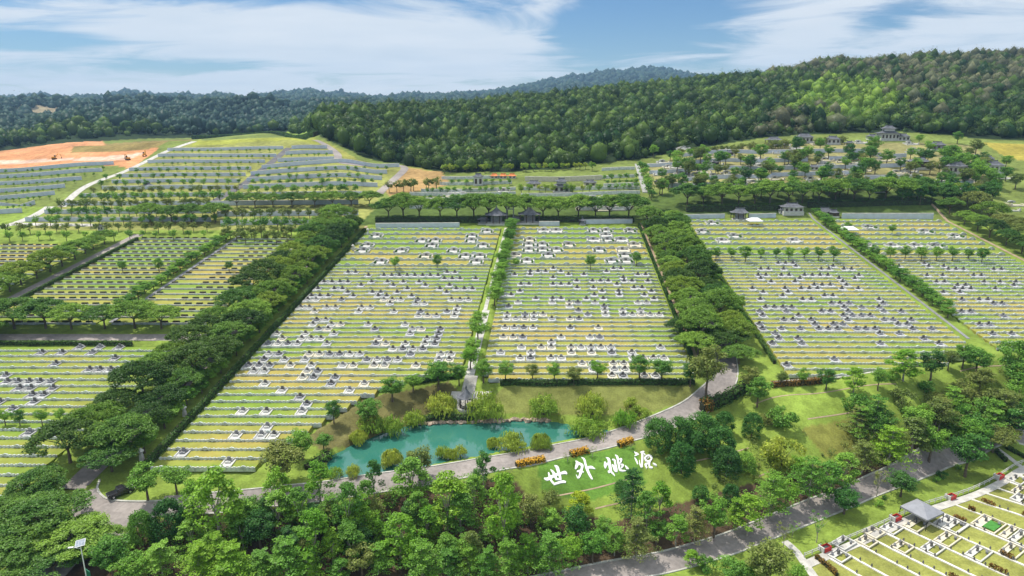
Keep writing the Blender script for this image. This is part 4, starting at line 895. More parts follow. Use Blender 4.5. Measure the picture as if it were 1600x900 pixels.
for key, (name, where, ls) in LST.items():
    by = {}
    if key == 'front': ls = [(u, v, R * TR.uniform(.85, 1.2), TR.choice(('tier', 'tier', 'tier', 'round', 'broad')), TR.choice(('tier', 'bright', 'round', 'olive', 'bright')) if TR.random() < .6 else mm_, tl) for u, v, R, kd_, mm_, tl in ls]
    for q in ls: by.setdefault((q[3], q[4]), []).append(q)
    for (kd, mm), qs in by.items():
        qs.sort()
        for i, (u, v, R, _, _, tall) in enumerate(qs):
            nm = name if kd not in ('bush', 'willow') else ('shrub' if kd == 'bush' else 'willow_bush')
            lab = LOOK.get((kd, mm), f'{LN[mm]} {KN[kd]}')
            pos = 'the only one' if len(qs) == 1 else f'{ORD[i + 1]} from left'
            tree_px(nm, kd, mm, u, v, R * TR.uniform(.9, 1.12) * {'pond': 1.12, 'wood': 1.18, 'slope': 1.05, 'front': 1.0}.get(key, 1.05), f'{lab}, {pos} {where}', tall * TR.uniform(.85, 1.15) * (.9 if key == 'front' else 1), {'pond': 'bushes round the pond', 'front': 'feathery trees along the lower road'}.get(key), 'tree' if kd not in ('bush', 'willow') else 'bush', bark='palebark' if kd in ('tier', 'broad', 'sparse') else 'bark')
# undergrowth that closes the wood: one mass
def undergrowth(name, polys, step, hmin, hmax, m, per, size, seed, label):
    rng = np.random.default_rng(seed); C = []; Rr = []; T = []
    for poly in polys:
        pl = wpoly(poly); xs = [p[0] for p in pl]; ys = [p[1] for p in pl]
        gx, gy = np.meshgrid(np.arange(min(xs), max(xs), step), np.arange(min(ys), max(ys), step)); gx = gx.ravel() + rng.uniform(-.5, .5, gx.size) * step; gy = gy.ravel() + rng.uniform(-.5, .5, gy.size) * step
        k = inpoly(gx, gy, pl) & (rng.random(gx.size) < .8); gx, gy = gx[k], gy[k]; z = zt(gx, gy); h = rng.uniform(hmin, hmax, len(gx))
        C.append(np.column_stack([gx, gy, z + h * .5])); Rr.append(h * .62)
    C = np.concatenate(C); Rr = np.concatenate(Rr); V, F = clumps(C, Rr, .8, per, size, .6, .8, seed, .5)
    o = struct(link(name, np_mesh(name, V, F, M[m], np.repeat(rng.random(len(C)), per))), 'stuff'); o['label'] = label; o['category'] = 'undergrowth'
undergrowth('undergrowth', [[(150, 850), (330, 800), (560, 775), (700, 752), (790, 748), (830, 805), (960, 830), (1080, 800), (1080, 815), (950, 858), (850, 885), (600, 895), (400, 890), (160, 895)]], 1.9, .8, 3.8, 'round', 90, .38, 4, 'low leafy undergrowth filling the wood')
undergrowth('slope_shrubbery', [[(1180, 690), (1260, 700), (1330, 690), (1420, 640), (1490, 600), (1600, 575), (1600, 660), (1500, 690), (1420, 690), (1330, 740), (1200, 785), (1100, 800), (1090, 770)]], 3.2, .6, 2.6, 'olive', 90, .32, 5, 'scrubby bushes over the right slope')
# ------------------------------------------------------------------ forests: each one mass
def forest(name, X, Y, crown, m, per, size, seed, label, zoff=0.0, tall=1.25, vary=(.5, 1.65), core=2):
    rng = np.random.default_rng(seed); n = len(X); z = zt(X, Y) + zoff + rng.normal(size=n) * crown * .22; R = crown * (vary[0] + (vary[1] - vary[0]) * rng.random(n) ** 1.6); h = R * tall * rng.uniform(.85, 1.6, n)
    b = bmesh.new(); bmesh.ops.create_icosphere(b, subdivisions=core, radius=1); ib = np.array([v.co[:] for v in b.verts]); fb = np.array([[v.index for v in f.verts] for f in b.faces]); b.free()
    cen = np.column_stack([X, Y, z + h * .55]); ph = rng.random((n, 1, 3)) * 6.28; q = ib[None]
    lump = 1 + .20 * np.sin(q[..., 0:1] * 3.6 + ph[..., 0:1]) * np.sin(q[..., 1:2] * 3.6 + ph[..., 1:2]) + .16 * np.sin(q[..., 2:3] * 5 + q[..., 0:1] * 4 + ph[..., 2:3]) + rng.normal(size=(n, len(ib), 1)) * .07
    off = q * lump * R[:, None, None] * .86; off[..., 2] *= (h / R)[:, None] * .75; Vc = (cen[:, None] + off).reshape(-1, 3); Fc = (fb[None] + (np.arange(n) * len(ib))[:, None, None]).reshape(-1, 3); tint = rng.random(n)
    d = rng.normal(size=(n, per, 3)); d[..., 2] = np.abs(d[..., 2]) - .2; d /= np.linalg.norm(d, axis=2, keepdims=True)
    lp = 1 + .20 * np.sin(d[..., 0:1] * 3.6 + ph[..., 0:1]) * np.sin(d[..., 1:2] * 3.6 + ph[..., 1:2]) + .16 * np.sin(d[..., 2:3] * 5 + d[..., 0:1] * 4 + ph[..., 2:3])
    off = d * lp * R[:, None, None] * rng.uniform(.80, 1.14, (n, per, 1)); off[..., 2] *= (h / R)[:, None] * .75
    V, F = quads((cen[:, None] + off).reshape(-1, 3), (d + rng.normal(size=d.shape) * .42).reshape(-1, 3), size, .7, rng)
    T = np.concatenate([F[:, [0, 1, 2]], F[:, [0, 2, 3]]]) + len(Vc); tq = np.repeat(tint, per)
    V = np.concatenate([Vc, V]); F = np.concatenate([Fc, T]); tt = np.concatenate([np.repeat(tint, len(fb)), tq, tq])
    o = struct(link(name, np_mesh(name, V, F, M[m], tt)), 'stuff'); o['label'] = label; o['category'] = 'forest'; return o
def jgrid(x0, x1, y0, y1, s, seed):
    rng = np.random.default_rng(seed); gx, gy = np.meshgrid(np.arange(x0, x1, s), np.arange(y0, y1, s)); gx = gx.ravel() + rng.uniform(-.48, .48, gx.size) * s; gy = gy.ravel() + rng.uniform(-.48, .48, gy.size) * s
    return gx, gy
_e = [P(a, b) for a, b in FOREST_B]; _ea = np.array([p.x / p.y for p in _e]); _ed = np.array([p.y for p in _e]); _o = np.argsort(_ea); _ea, _ed = _ea[_o], _ed[_o]
def edge_y(x, y): return np.interp(x / y, _ea, _ed)
def uv(x, y, h=8): return proj(x, y, zt(x, y) + h)
gx, gy = jgrid(-380, 950, 380, 1060, 7.2, 1)
t = gx / gy; k = (gy > edge_y(gx, gy) + 3) & (t > -.36) & (t < .86); gx, gy = gx[k], gy[k]
rng = np.random.default_rng(8); u_, v_, _ = uv(gx, gy)
light = (((u_ - 1330) / 90) ** 2 + ((v_ - 150) / 30) ** 2 < 1 + rng.normal(size=len(u_)) * .3) & (gy < 900)
dry = (((u_ > 1380) & (v_ < 150 + rng.normal(size=len(u_)) * 14)) | ((u_ > 1180) & (v_ < 112 + rng.normal(size=len(u_)) * 8))) & (rng.random(len(u_)) < .6)
dry |= (((u_ - 1250) / 70) ** 2 + ((v_ - 185) / 22) ** 2 < 1) & (rng.random(len(u_)) < .6)
bare = ((u_ - 465) / 14) ** 2 + ((v_ - 195) / 22) ** 2 < 1
lo = ~(light | dry | bare)
forest('hill_forest', gx[lo], gy[lo], 4.1, 'forest', 130, 1.0, 31, 'dark green jungle covering the hill', core=1)
forest('dry_forest', gx[dry], gy[dry], 4.2, 'forest_dry', 120, .85, 32, 'greyish dry trees high on the hill', core=1)
forest('light_forest', gx[light], gy[light], 4.0, 'forest_light', 120, .9, 33, 'light green bamboo patch on the hill', core=1)
gx, gy = jgrid(-1500, -60, 520, 1500, 10.5, 2); t = gx / gy; k = (t > -.95) & (t < -.27) & (gy > edge_y(gx, gy) + 25); gx, gy = gx[k], gy[k]
u_, v_, _ = uv(gx, gy); k = ((u_ - 55) / 42) ** 2 + ((v_ - 171) / 8) ** 2 > 1; gx, gy = gx[k], gy[k]
fr_ = gy > 900
forest('valley_forest', gx[~fr_], gy[~fr_], 5.6, 'forest', 60, 1.4, 41, 'dark forest in the valley behind the left hill', core=1)
forest('valley_forest', gx[fr_], gy[fr_], 6.2, 'mountain', 14, 1.8, 44, 'blue green forest on the far side of the valley', core=1)  # haze blue here also comes from the leaf colour
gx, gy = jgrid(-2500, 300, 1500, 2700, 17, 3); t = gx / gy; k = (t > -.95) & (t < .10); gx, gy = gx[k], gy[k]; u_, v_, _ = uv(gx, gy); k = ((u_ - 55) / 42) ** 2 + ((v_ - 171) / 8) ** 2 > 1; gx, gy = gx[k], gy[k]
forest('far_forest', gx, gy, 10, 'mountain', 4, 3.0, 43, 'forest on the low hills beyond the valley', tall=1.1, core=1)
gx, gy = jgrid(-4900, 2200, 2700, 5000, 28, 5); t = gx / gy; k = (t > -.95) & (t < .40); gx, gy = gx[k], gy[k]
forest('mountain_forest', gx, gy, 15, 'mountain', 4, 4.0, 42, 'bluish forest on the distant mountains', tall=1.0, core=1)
# haze over the whole scene
hz = MB().box(0, 2500, 0, 32000, 6500, 800); o = hz.obj('haze', None); struct(o, 'stuff')
hm_ = bpy.data.materials.new('haze air'); hm_.use_nodes = True; nt = hm_.node_tree
for q in list(nt.nodes):
    if q.type != 'OUTPUT_MATERIAL': nt.nodes.remove(q)
pv = nt.nodes.new('ShaderNodeVolumePrincipled'); pv.inputs['Color'].default_value = (.42, .68, 1.0, 1); pv.inputs['Density'].default_value = 9.0e-5
nt.links.new(pv.outputs[0], [q for q in nt.nodes if q.type == 'OUTPUT_MATERIAL'][0].inputs['Volume']); o.data.materials.append(hm_)
# ------------------------------------------------------------------ walks, hedges
def walk(name, pts, w, m='path', top=.06): return struct(ribbon(MB(), pts, w, top, .3, cross=2).obj(name, M[m]))
def xline(x, w0, w1, step=2.5): return [(x, w + SK * x) for w in np.arange(w0, w1 + .01, step)]
def pxline(pts, step=2.0): return smooth_line([tuple(P(u, v)[:2]) for u, v in pts], step)
walk('central_path', xline(-21.9, 163, 213), 2.4, top=.12); walk('central_path', xline(-22.2, 213, 310), 1.2, top=.12)
walk('avenue_path', xline(40.0, 176, 318), 1.1, 'earthpath', .10); walk('avenue_path', xline(-86.4, 126, 312), 1.2, 'earthpath', .08)
walk('slanting_path', xline(122.8, 192, 330), .9, 'greystone', top=.15); walk('slanting_path', xline(-138.0, 203, 296), 1.4, 'greystone', top=.15); walk('slanting_path', xline(-161.2, 140, 186), 1.4, 'greystone', top=.15)
walk('avenue_path', xline(184.5, 262, 345), 1.3, 'earthpath', .10)
for pts in ([(1180, 631), (1260, 616), (1330, 606), (1400, 600)], [(1262, 655), (1310, 648), (1372, 637)], [(870, 775), (930, 763), (985, 748)], [(930, 795), (985, 783)], [(1080, 722), (1170, 700)], [(1500, 580), (1580, 571)], [(1185, 745), (1200, 738)]): walk('slope_drain', pxline(pts), .3, 'earthpath', .05)
walk('hedge_path', pxline([(780, 597), (900, 596), (1068, 595)]), .8, 'kerb', .06); walk('hedge_path', pxline([(1205, 597), (1300, 590), (1370, 581)]), .8, 'kerb', .06)
def hedge(pts, w, h, m, label, seed, per_m=80, size=.30, grp=None):
    rng = np.random.default_rng(seed); pts = smooth_line(pts, .8); a = np.array(pts); seg = np.repeat(np.arange(len(a) - 1), int(per_m * .8)); t = rng.random(len(seg))[:, None]
    c = a[seg] * (1 - t) + a[seg + 1] * t; d = a[seg + 1] - a[seg]; d /= np.maximum(np.linalg.norm(d, axis=1, keepdims=True), 1e-6); nrm = np.column_stack([-d[:, 1], d[:, 0]])
    s = rng.uniform(-1, 1, len(seg)); hh = rng.random(len(seg)); f = rng.random(len(seg)); s = np.where(f < .45, np.sign(s), s); hh = np.where(f >= .45, 1, hh)
    q = c + nrm * (s * w / 2)[:, None]; z = zt(q[:, 0], q[:, 1]) + hh * h + rng.normal(size=len(seg)) * .06
    N = np.column_stack([nrm * s[:, None] * (f < .45)[:, None], np.where(f < .45, .3, 1.0)]) + rng.normal(size=(len(seg), 3)) * .4
    V, F = quads(np.column_stack([q, z]), N, size, 1, rng); o = link('hedge', np_mesh('hedge', V, F, M[m])); tag(o, label, 'hedge', grp)
    b = MB(); ribbon(b, pts, w * .66, h * .8, h + .3); b.obj('stems', M['hedgecore'], o)
M['hedgecore'] = mat('hedge twigs', (.030, .034, .016), .95, .3, 2)
hedge(xline(-85.0, 127, 309, 8), 1.2, 1.5, 'hedge', 'long dark clipped hedge along the right side of the left avenue', 1)
hedge(xline(38.7, 176, 316, 8), .9, 1.1, 'hedge', 'dark hedge with pale walk left of the lake road avenue', 2)
hedge(xline(60.8, 176, 320, 8), 1.0, 1.2, 'hedge', 'dark hedge right of the lake road avenue', 22)
hedge(xline(-179.6, 202, 294, 8), 1.0, 1.2, 'hedge', 'dark hedge beside the slanting road at far left', 3)
hedge([(x, 187.2 + SK * x) for x in (-215, -180, -150, -122)], 1.0, 1.2, 'hedge', 'dark hedge below the cross road on the left', 4)
hedge([tuple(P(u, v)[:2]) for u, v in [(781, 601), (900, 600), (1085, 599)]], 1.2, 1.1, 'hedge', 'straight clipped hedge below the right central block', 5)
hedge([tuple(P(u, v)[:2]) for u, v in [(640, 600), (690, 592), (722, 589)]], 1.0, .9, 'hedge', 'short hedge left of the stairs to the pond', 6)
hedge([tuple(P(u, v)[:2]) for u, v in [(1205, 605), (1255, 601), (1300, 594)]], 1.3, 1.3, 'rust', 'reddish hedge below the block right of lake avenue', 7)
for i, (a, b_) in enumerate([((806, 729), (851, 720)), ((891, 713), (919, 706)), ((966, 698), (988, 690))]):
    hedge([tuple(P(*a)[:2]), tuple(P(*b_)[:2])], 1.3, 1.1, 'flower', f'orange flowering hedge on the lake road edge, {ORD[i + 1]} of three from left', 8 + i)
hedge([tuple(P(u, v)[:2]) for u, v in [(1098, 640), (1120, 633), (1150, 618), (1178, 604)]], 2.6, 2.2, 'hedge', 'thick dark hedge on the outer bend of the lake road', 12, 60, .45)
hedge([tuple(P(u, v)[:2]) for u, v in [(1096, 643), (1110, 638)]], 2.4, 2.4, 'rust', 'rust coloured shrub at the end of the bend hedge', 13, 60, .45)
hedge([(x, 317.5 + SK * x) for x in (-84, -60, -28)], 1.8, 2.8, 'hedge', 'dark hedge behind the left central back wall', 14)
hedge([(x, 318 + SK * x) for x in (-14, 10, 37)], 1.8, 2.8, 'hedge', 'dark hedge behind the right central back wall', 15)
hedge([(x, 333.5 + SK * x) for x in (64, 90, 118)], 2, 3.0, 'hedge', 'dark hedge behind the back wall right of lake avenue', 16)
hedge([(x, 335.5 + SK * x) for x in (124, 155, 184)], 2, 3.0, 'hedge', 'dark hedge behind the far right back wall', 17)
hedge([tuple(P(u, v)[:2]) for u, v in [(300, 216), (380, 213), (440, 211), (494, 212)]], 5, 3.5, 'hedge', 'long clipped hedge on the crest of the left hill', 18, 40, .9)
hedge([tuple(P(u, v)[:2]) for u, v in [(658, 657), (690, 654), (740, 654)]], 1.6, .9, 'hedge', 'low ivy hedge above the rocks of the pond', 19, 50)
hedge([tuple(P(u, v)[:2]) for u, v in [(480, 735), (515, 712)]], 2.2, 1.4, 'round', 'green hedge at the left tip of the pond', 20, 50)

# ------------------------------------------------------------------ single trees inside the blocks, and tree rows on the hills
SINGLE = [(617, 408, 10), (683, 405, 10), (923, 405, 11), (995, 400, 10), (806, 408, 7), (190, 412, 9), (247, 411, 10), (357, 413, 8), (5, 648, 12), (28, 649, 12), (63, 648, 12), (92, 646, 11), (1437, 391, 7), (1325, 352, 7), (1395, 356, 7)]
for i, (u, v, R) in enumerate(sorted(SINGLE)): tree_px('lawn_tree', 'round', 'round', u, v, R, f'small round tree standing on a grave lawn, {ORD[i + 1]} of {len(SINGLE)} from left', .95, 'single trees on the grave lawns')
def rowpx(u0, v0, u1, v1, n, R, where, m='round', jit=.25, kind='small', tall=1.0, grp='small trees on the left hill', look='small round'):
    for i in range(n):
        t = (i + .5) / n; u = u0 + (u1 - u0) * t + TR.uniform(-jit, jit) * (u1 - u0) / n; v = v0 + (v1 - v0) * t
        tree_px('sapling' if 'sapling' in look + where else ('edge_shrub' if 'shrub' in where else ('garden_tree' if 'central' in grp else 'small_tree')), kind, m, u, v, R * TR.uniform(.9, 1.4), f'{look} tree, {ORD[i + 1]} from left, {where}', tall, grp)
rowpx(1108, 393, 1316, 393, 9, 8.5, 'row across the block right of lake avenue', 'round', .06, 'round', .9, 'row of small trees across the right blocks')
rowpx(1356, 391, 1550, 394, 8, 8.5, 'row across the far right block', 'round', .06, 'round', .9, 'row of small trees across the right blocks')
for k, (v, u0, u1, n, R, m) in enumerate([(263, 205, 390, 14, 3.6, 'round'), (273, 160, 385, 13, 4.5, 'round'), (283, 150, 385, 13, 5, 'round'), (294, 140, 380, 16, 6.5, 'olive'), (304, 120, 380, 19, 7.5, 'round'), (315, 88, 330, 18, 8, 'olive'), (327, 70, 340, 18, 8, 'round'), (340, 50, 345, 18, 7.5, 'round'), (352, 0, 330, 17, 7.5, 'olive'), (364, 0, 330, 14, 7, 'round')]):
    rowpx(u0, v + 2, u1, v - 1, n, R, f'{ORD[k + 1]} tree row down the left hill', m)
for k, (v, u0, u1, n, R, m) in enumerate([(262, 412, 610, 13, 3.2, 'round'), (273, 396, 600, 13, 4, 'round'), (282, 388, 588, 15, 5, 'round'), (293, 384, 560, 14, 6.5, 'round'), (304, 380, 575, 15, 7, 'olive'), (330, 345, 560, 15, 8.5, 'olive'), (345, 345, 560, 14, 9, 'round'), (357, 345, 500, 9, 9, 'olive'), (366, 340, 460, 7, 8, 'olive')]):
    rowpx(u0, v + 1, u1, v - 1, n, R, f'{ORD[k + 1]} tree row right of the hill ramp', m)
rowpx(660, 296, 800, 293, 12, 4.4, 'lower row on the central slope', 'round', .2, grp='trees on the central slope'); rowpx(945, 290, 1000, 289, 5, 5, 'short row beside the white stair', 'round', .2, grp='trees on the central slope')
rowpx(940, 276, 998, 273, 5, 4.6, 'upper short row beside the white stair', 'round', .2, grp='trees on the central slope'); rowpx(690, 261, 930, 257, 26, 5.5, 'shrub line at the foot of the jungle', 'willow', .3, grp='shrubs at the jungle edge', look='yellow-green bushy')
rowpx(805, 292, 945, 292, 10, 6.5, 'row before the two tiered hall', 'willow', .4, grp='trees on the central slope', look='light green'); rowpx(600, 288, 690, 283, 8, 8, 'clump at the foot of the bare slope', 'olive', .4, grp='trees on the central slope')
rowpx(1060, 236, 1330, 216, 17, 8.5, 'bushy edge of the jungle above the right hill', 'olive', .4, grp='trees on the central slope', kind='bush', look='low bushy'); rowpx(1480, 232, 1570, 282, 9, 11, 'right flank of the right hill', 'round', .6, grp='trees on the central slope', kind='round', look='dark round'); rowpx(1400, 300, 1560, 296, 10, 12, 'lower right flank of the right hill', 'dark', .5, grp='trees on the central slope', kind='round', look='dark round')
rowpx(1003, 255, 1020, 305, 6, 9, 'line right of the white stair', 'round', .2, grp='trees on the central slope')
RH = [(1180 + x / 3.81, 130 + y / 3.81) for x, y in [(250, 350), (390, 350), (440, 395), (565, 390), (710, 350), (690, 400), (980, 320), (1040, 370), (1210, 310), (1320, 365), (310, 405), (180, 430), (240, 450), (370, 450), (90, 470), (150, 505), (300, 505), (400, 525), (490, 530), (440, 495), (640, 440), (790, 425), (930, 405), (990, 415), (1130, 405), (1280, 400), (1210, 450), (1350, 440), (1500, 450), (720, 485), (870, 470), (1100, 490), (560, 590), (650, 585), (350, 605), (450, 600), (810, 560), (900, 590), (980, 570), (1080, 590), (1000, 610), (1320, 500), (1250, 560), (1150, 560), (1500, 520), (40, 530), (70, 590), (150, 590), (230, 590), (620, 540), (760, 610), (1420, 610), (1560, 560), (1330, 600)]]
RH += [(780 + x / 3.81, 130 + y / 3.81) for x, y in [(1200, 410), (1230, 495), (1310, 435), (1115, 475), (970, 530), (1290, 500), (1350, 500), (1405, 520), (1440, 440), (1500, 460), (1010, 570), (1090, 565), (1190, 575), (1210, 615), (1280, 570), (1330, 615), (1390, 565), (1430, 600), (1560, 540), (1020, 420), (1060, 430), (920, 390), (1560, 390), (960, 600), (1120, 610)]]
RH += [(TR.uniform(1030, 1560), TR.uniform(232, 296)) for _ in range(88)]
RH.sort()
for i, (u, v) in enumerate(RH): tree_px('hill_tree', 'round', TR.choice(('round', 'round', 'olive', 'dark')), u, v, TR.uniform(7.5, 14), f'round tree among the tombs of the right hill, {ORD[i + 1]} counted from left', .85, 'trees on the right hill')

# ------------------------------------------------------------------ walls on the hills
def hillwall(u0, v0, u1, v1, h, label, m='hillwall', deco=3.2, grp='grey walls of the hill terraces', name='terrace_wall'):
    a, b = P(u0, v0), P(u1, v1); pts = line_pts(a, b, 4.0); mb = MB(); ribbon(mb, pts, .35, h, h + .8); L = math.dist(a[:2], b[:2]); n = int(L / deco); ang = math.atan2(b.y - a.y, b.x - a.x)
    cp = MB(); L_ = [(p[0], p[1]) for p in pts]
    for i in range(n):
        t = (i + .5) / n; x, y = a.x + (b.x - a.x) * t, a.y + (b.y - a.y) * t; z = z1(x, y)
        k = MB(); mb.box(x + math.sin(ang) * .22, y - math.cos(ang) * .22, z + h * .45, .5, .12, h * .5, ang)
    o = mb.obj(name, M[m]); tag(o, label, 'wall', grp)
    cs = MB()
    pz = zt(np.array([p[0] for p in L_]), np.array([p[1] for p in L_]))
    for i in range(len(L_) - 1):
        p, q = L_[i], L_[i + 1]; cs.tube([(p[0], p[1], pz[i] + h + .05), (q[0], q[1], pz[i + 1] + h + .05)], .22, 4)
    me = cs.mesh('coping', M['kerb']); link('coping', me, o); return o
LH = [(262, 236, 443, 233), (247, 245, 432, 245), (231, 255, 414, 254), (202, 267, 393, 265), (190, 277, 384, 275), (175, 286, 375, 285), (160, 296, 366, 295), (130, 308, 350, 307), (100, 321, 335, 320), (70, 334, 330, 333), (40, 346, 330, 346)]
for k, (v, u0, u1, n) in enumerate([(234.5, 268, 436, 14), (244.5, 252, 428, 14), (254, 236, 410, 14)]): rowpx(u0, v + 1, u1, v - 1, n, 2.3, f'sapling row {k + 1} at the crest of the left hill', 'round', grp='saplings at the crest of the left hill')
for k, (v, u0, u1, n) in enumerate([(241, 450, 516, 6), (251.5, 438, 518, 7)]): rowpx(u0, v + 1, u1, v - 1, n, 2.3, f'sapling row {k + 1} right of the ramp crest', 'round', grp='saplings at the crest of the left hill')
for k, (v, u0, u1, n) in enumerate([(264, 5, 170, 12), (274, 5, 150, 11), (285, 5, 120, 10), (297, 5, 98, 8), (309, 5, 80, 7), (321, 5, 52, 5)]): rowpx(u0, v + 3, u1, v - 3, n, 2.6, f'sapling row {k + 1} on the raw far left terraces', 'round', grp='saplings on the far left terraces')
for k, (v, u0, u1, n) in enumerate([(282, 700, 800, 8), (306, 660, 800, 14), (318, 905, 985, 8), (283, 945, 1000, 6)]): rowpx(u0, v + 1, u1, v - 1, n, 4.2, f'extra row {k + 1} on the central slope', 'round', grp='trees on the central slope')
for i, q in enumerate(LH): hillwall(*q, 1.9, f'grey wall across the left hill, {ORD[i + 1]} from the top')
LR = [(456, 233, 511, 232), (446, 242, 520, 240), (434, 253, 522, 250), (409, 264, 624, 261), (392, 274, 605, 271), (386, 284, 597, 281), (380, 295, 590, 292), (372, 308, 580, 306), (335, 321, 560, 319), (340, 338, 560, 336), (345, 352, 560, 350)]
for i, q in enumerate(LR): hillwall(*q, 2.2, f'grey wall right of the hill ramp, {ORD[i + 1]} from the top')
LL = [(-30, 270, 178, 257), (-30, 279, 160, 268), (-30, 290, 128, 281), (-30, 302, 102, 293), (-30, 314, 86, 304), (-30, 326, 55, 319), (-30, 336, 35, 332)]
for i, q in enumerate(LL): hillwall(*q, 2.1, f'grey wall of the raw far left terraces, {ORD[i + 1]} from the top')
CW = [(690, 280, 790, 278), (640, 305, 806, 304), (905, 329, 985, 328), (815, 297, 1000, 296), (640, 326, 720, 325), (940, 267, 992, 265), (687, 289, 800, 287), (658, 300, 806, 297), (660, 314, 800, 311), (814, 307, 1000, 303), (905, 316, 985, 315), (905, 323, 985, 322), (943, 292, 998, 290), (935, 280, 992, 277), (640, 320, 780, 318)]
CW.sort(key=lambda q: q[1] + q[3])
for i, q in enumerate(CW): hillwall(*q, 1.6, f'pale wall on the central slope, {ORD[i + 1]} of {len(CW)} from the top', 'wall')
RW = [(1066, 245, 1180, 240), (1180, 240, 1352, 238), (1010, 261, 1180, 254), (1180, 254, 1262, 252), (1295, 250, 1340, 249), (1014, 272, 1190, 266), (1190, 266, 1350, 263), (1074, 283, 1205, 278), (1205, 276, 1332, 273), (1250, 291, 1400, 288), (1040, 293, 1130, 291), (1395, 246, 1416, 245), (1350, 280, 1440, 279), (1375, 262, 1430, 260), (1440, 290, 1520, 288)]
RW.sort(key=lambda q: q[1] + q[3])
for i, q in enumerate(RW): hillwall(*q, 2.0, f'tall grey wall on the right hill, {ORD[i + 1]} counting down the slope', grp='grey walls of the right hill')
BW = [(587, 356, 718, 355, 'left central block'), (842, 353, 874, 353, 'right central block beside the pavilion'), (912, 350, 988, 349, 'right central block near the avenue'), (1066, 342, 1132, 341, 'block right of lake avenue'), (1170, 341, 1212, 340, 'block right of lake avenue beside the pavilion'), (1315, 340, 1458, 340, 'far right block')]
for u0, v0, u1, v1, w in BW: hillwall(u0, v0, u1, v1, 2.0, f'pale blue grey back wall of the {w}', deco=4.5, grp='back walls of the blocks', name='back_wall')
hillwall(820, 283, 940, 281, 2.6, 'cream screen wall behind the two tiered hall', 'cream', 5, 'back walls of the blocks', 'screen_wall')
# hill roads
walk('hill_ramp', pxline([(452, 231), (425, 253), (398, 274), (378, 290), (330, 318), (298, 332)]), 5.0, 'darkroad' if 'darkroad' in M else 'asphalt', .1)
walk('hill_road', pxline([(492, 219), (512, 229), (527, 241), (530, 252), (552, 257), (600, 259), (632, 262), (612, 284), (590, 305)]), 5.0, 'asphalt', .1)
walk('hill_road', pxline([(304, 221), (262, 236), (225, 254), (195, 268), (130, 294), (70, 328), (20, 350), (-40, 362)]), 4.5, 'path', .1)
walk('hill_road', pxline([(20, 350), (70, 351), (150, 352)]), 4.0, 'path', .1)
st = MB(); a = P(995, 257); b = P(1008, 302); n = 40
for i in range(n):
    t = i / n; x, y = a.x + (b.x - a.x) * t, a.y + (b.y - a.y) * t; st.box(x, y, z1(x, y) + .1, 2.6, math.dist(a[:2], b[:2]) / n * 1.02, .5, math.atan2(b.y - a.y, b.x - a.x) + R_(90))
o = st.obj('stair_ramp', M['white']); tag(o, 'long white stair climbing the slope left of the right hill', 'stairs')

# ------------------------------------------------------------------ buildings
def roof_mesh(w, d, h, over=.9, curve=1.7, lift=.35, ridge=.45, n=6, z0=0.0, pointed=False):
    mb = MB(); W2, D2 = w / 2 + over, d / 2 + over; rx = 0.06 if pointed else max(.05, W2 * ridge); rings = []
    for i in range(n + 1):
        t = i / n; k = t; zz = h * (t ** curve); sx = W2 + (rx - W2) * k; sy = D2 + (.06 - D2) * k; up = lift * (1 - t) ** 3
        pts = []
        for a, b in ((-1, -1), (0, -1), (1, -1), (1, 0), (1, 1), (0, 1), (-1, 1), (-1, 0)): pts.append((a * sx, b * sy, z0 + zz + (up if a and b else 0)))
        rings.append(pts)
    vs = [q for r in rings for q in r]; fs = []
    for i in range(n):
        for k in range(8): fs.append((i * 8 + k, i * 8 + (k + 1) % 8, (i + 1) * 8 + (k + 1) % 8, (i + 1) * 8 + k))
    fs.append(tuple(n * 8 + k for k in range(8))); fs.append(tuple(range(7, -1, -1))); mb.add(vs, fs)
    if pointed: mb.tube([(0, 0, z0 + h - .1), (0, 0, z0 + h + .35), (0, 0, z0 + h + .9)], [.22, .3, .05], 6)
    else:
        mb.box(0, 0, z0 + h + .06, 2 * rx + .3, .3, .35)
        for s in (-1, 1): mb.box(s * (rx + .1), 0, z0 + h + .3, .3, .35, .5)
    return mb
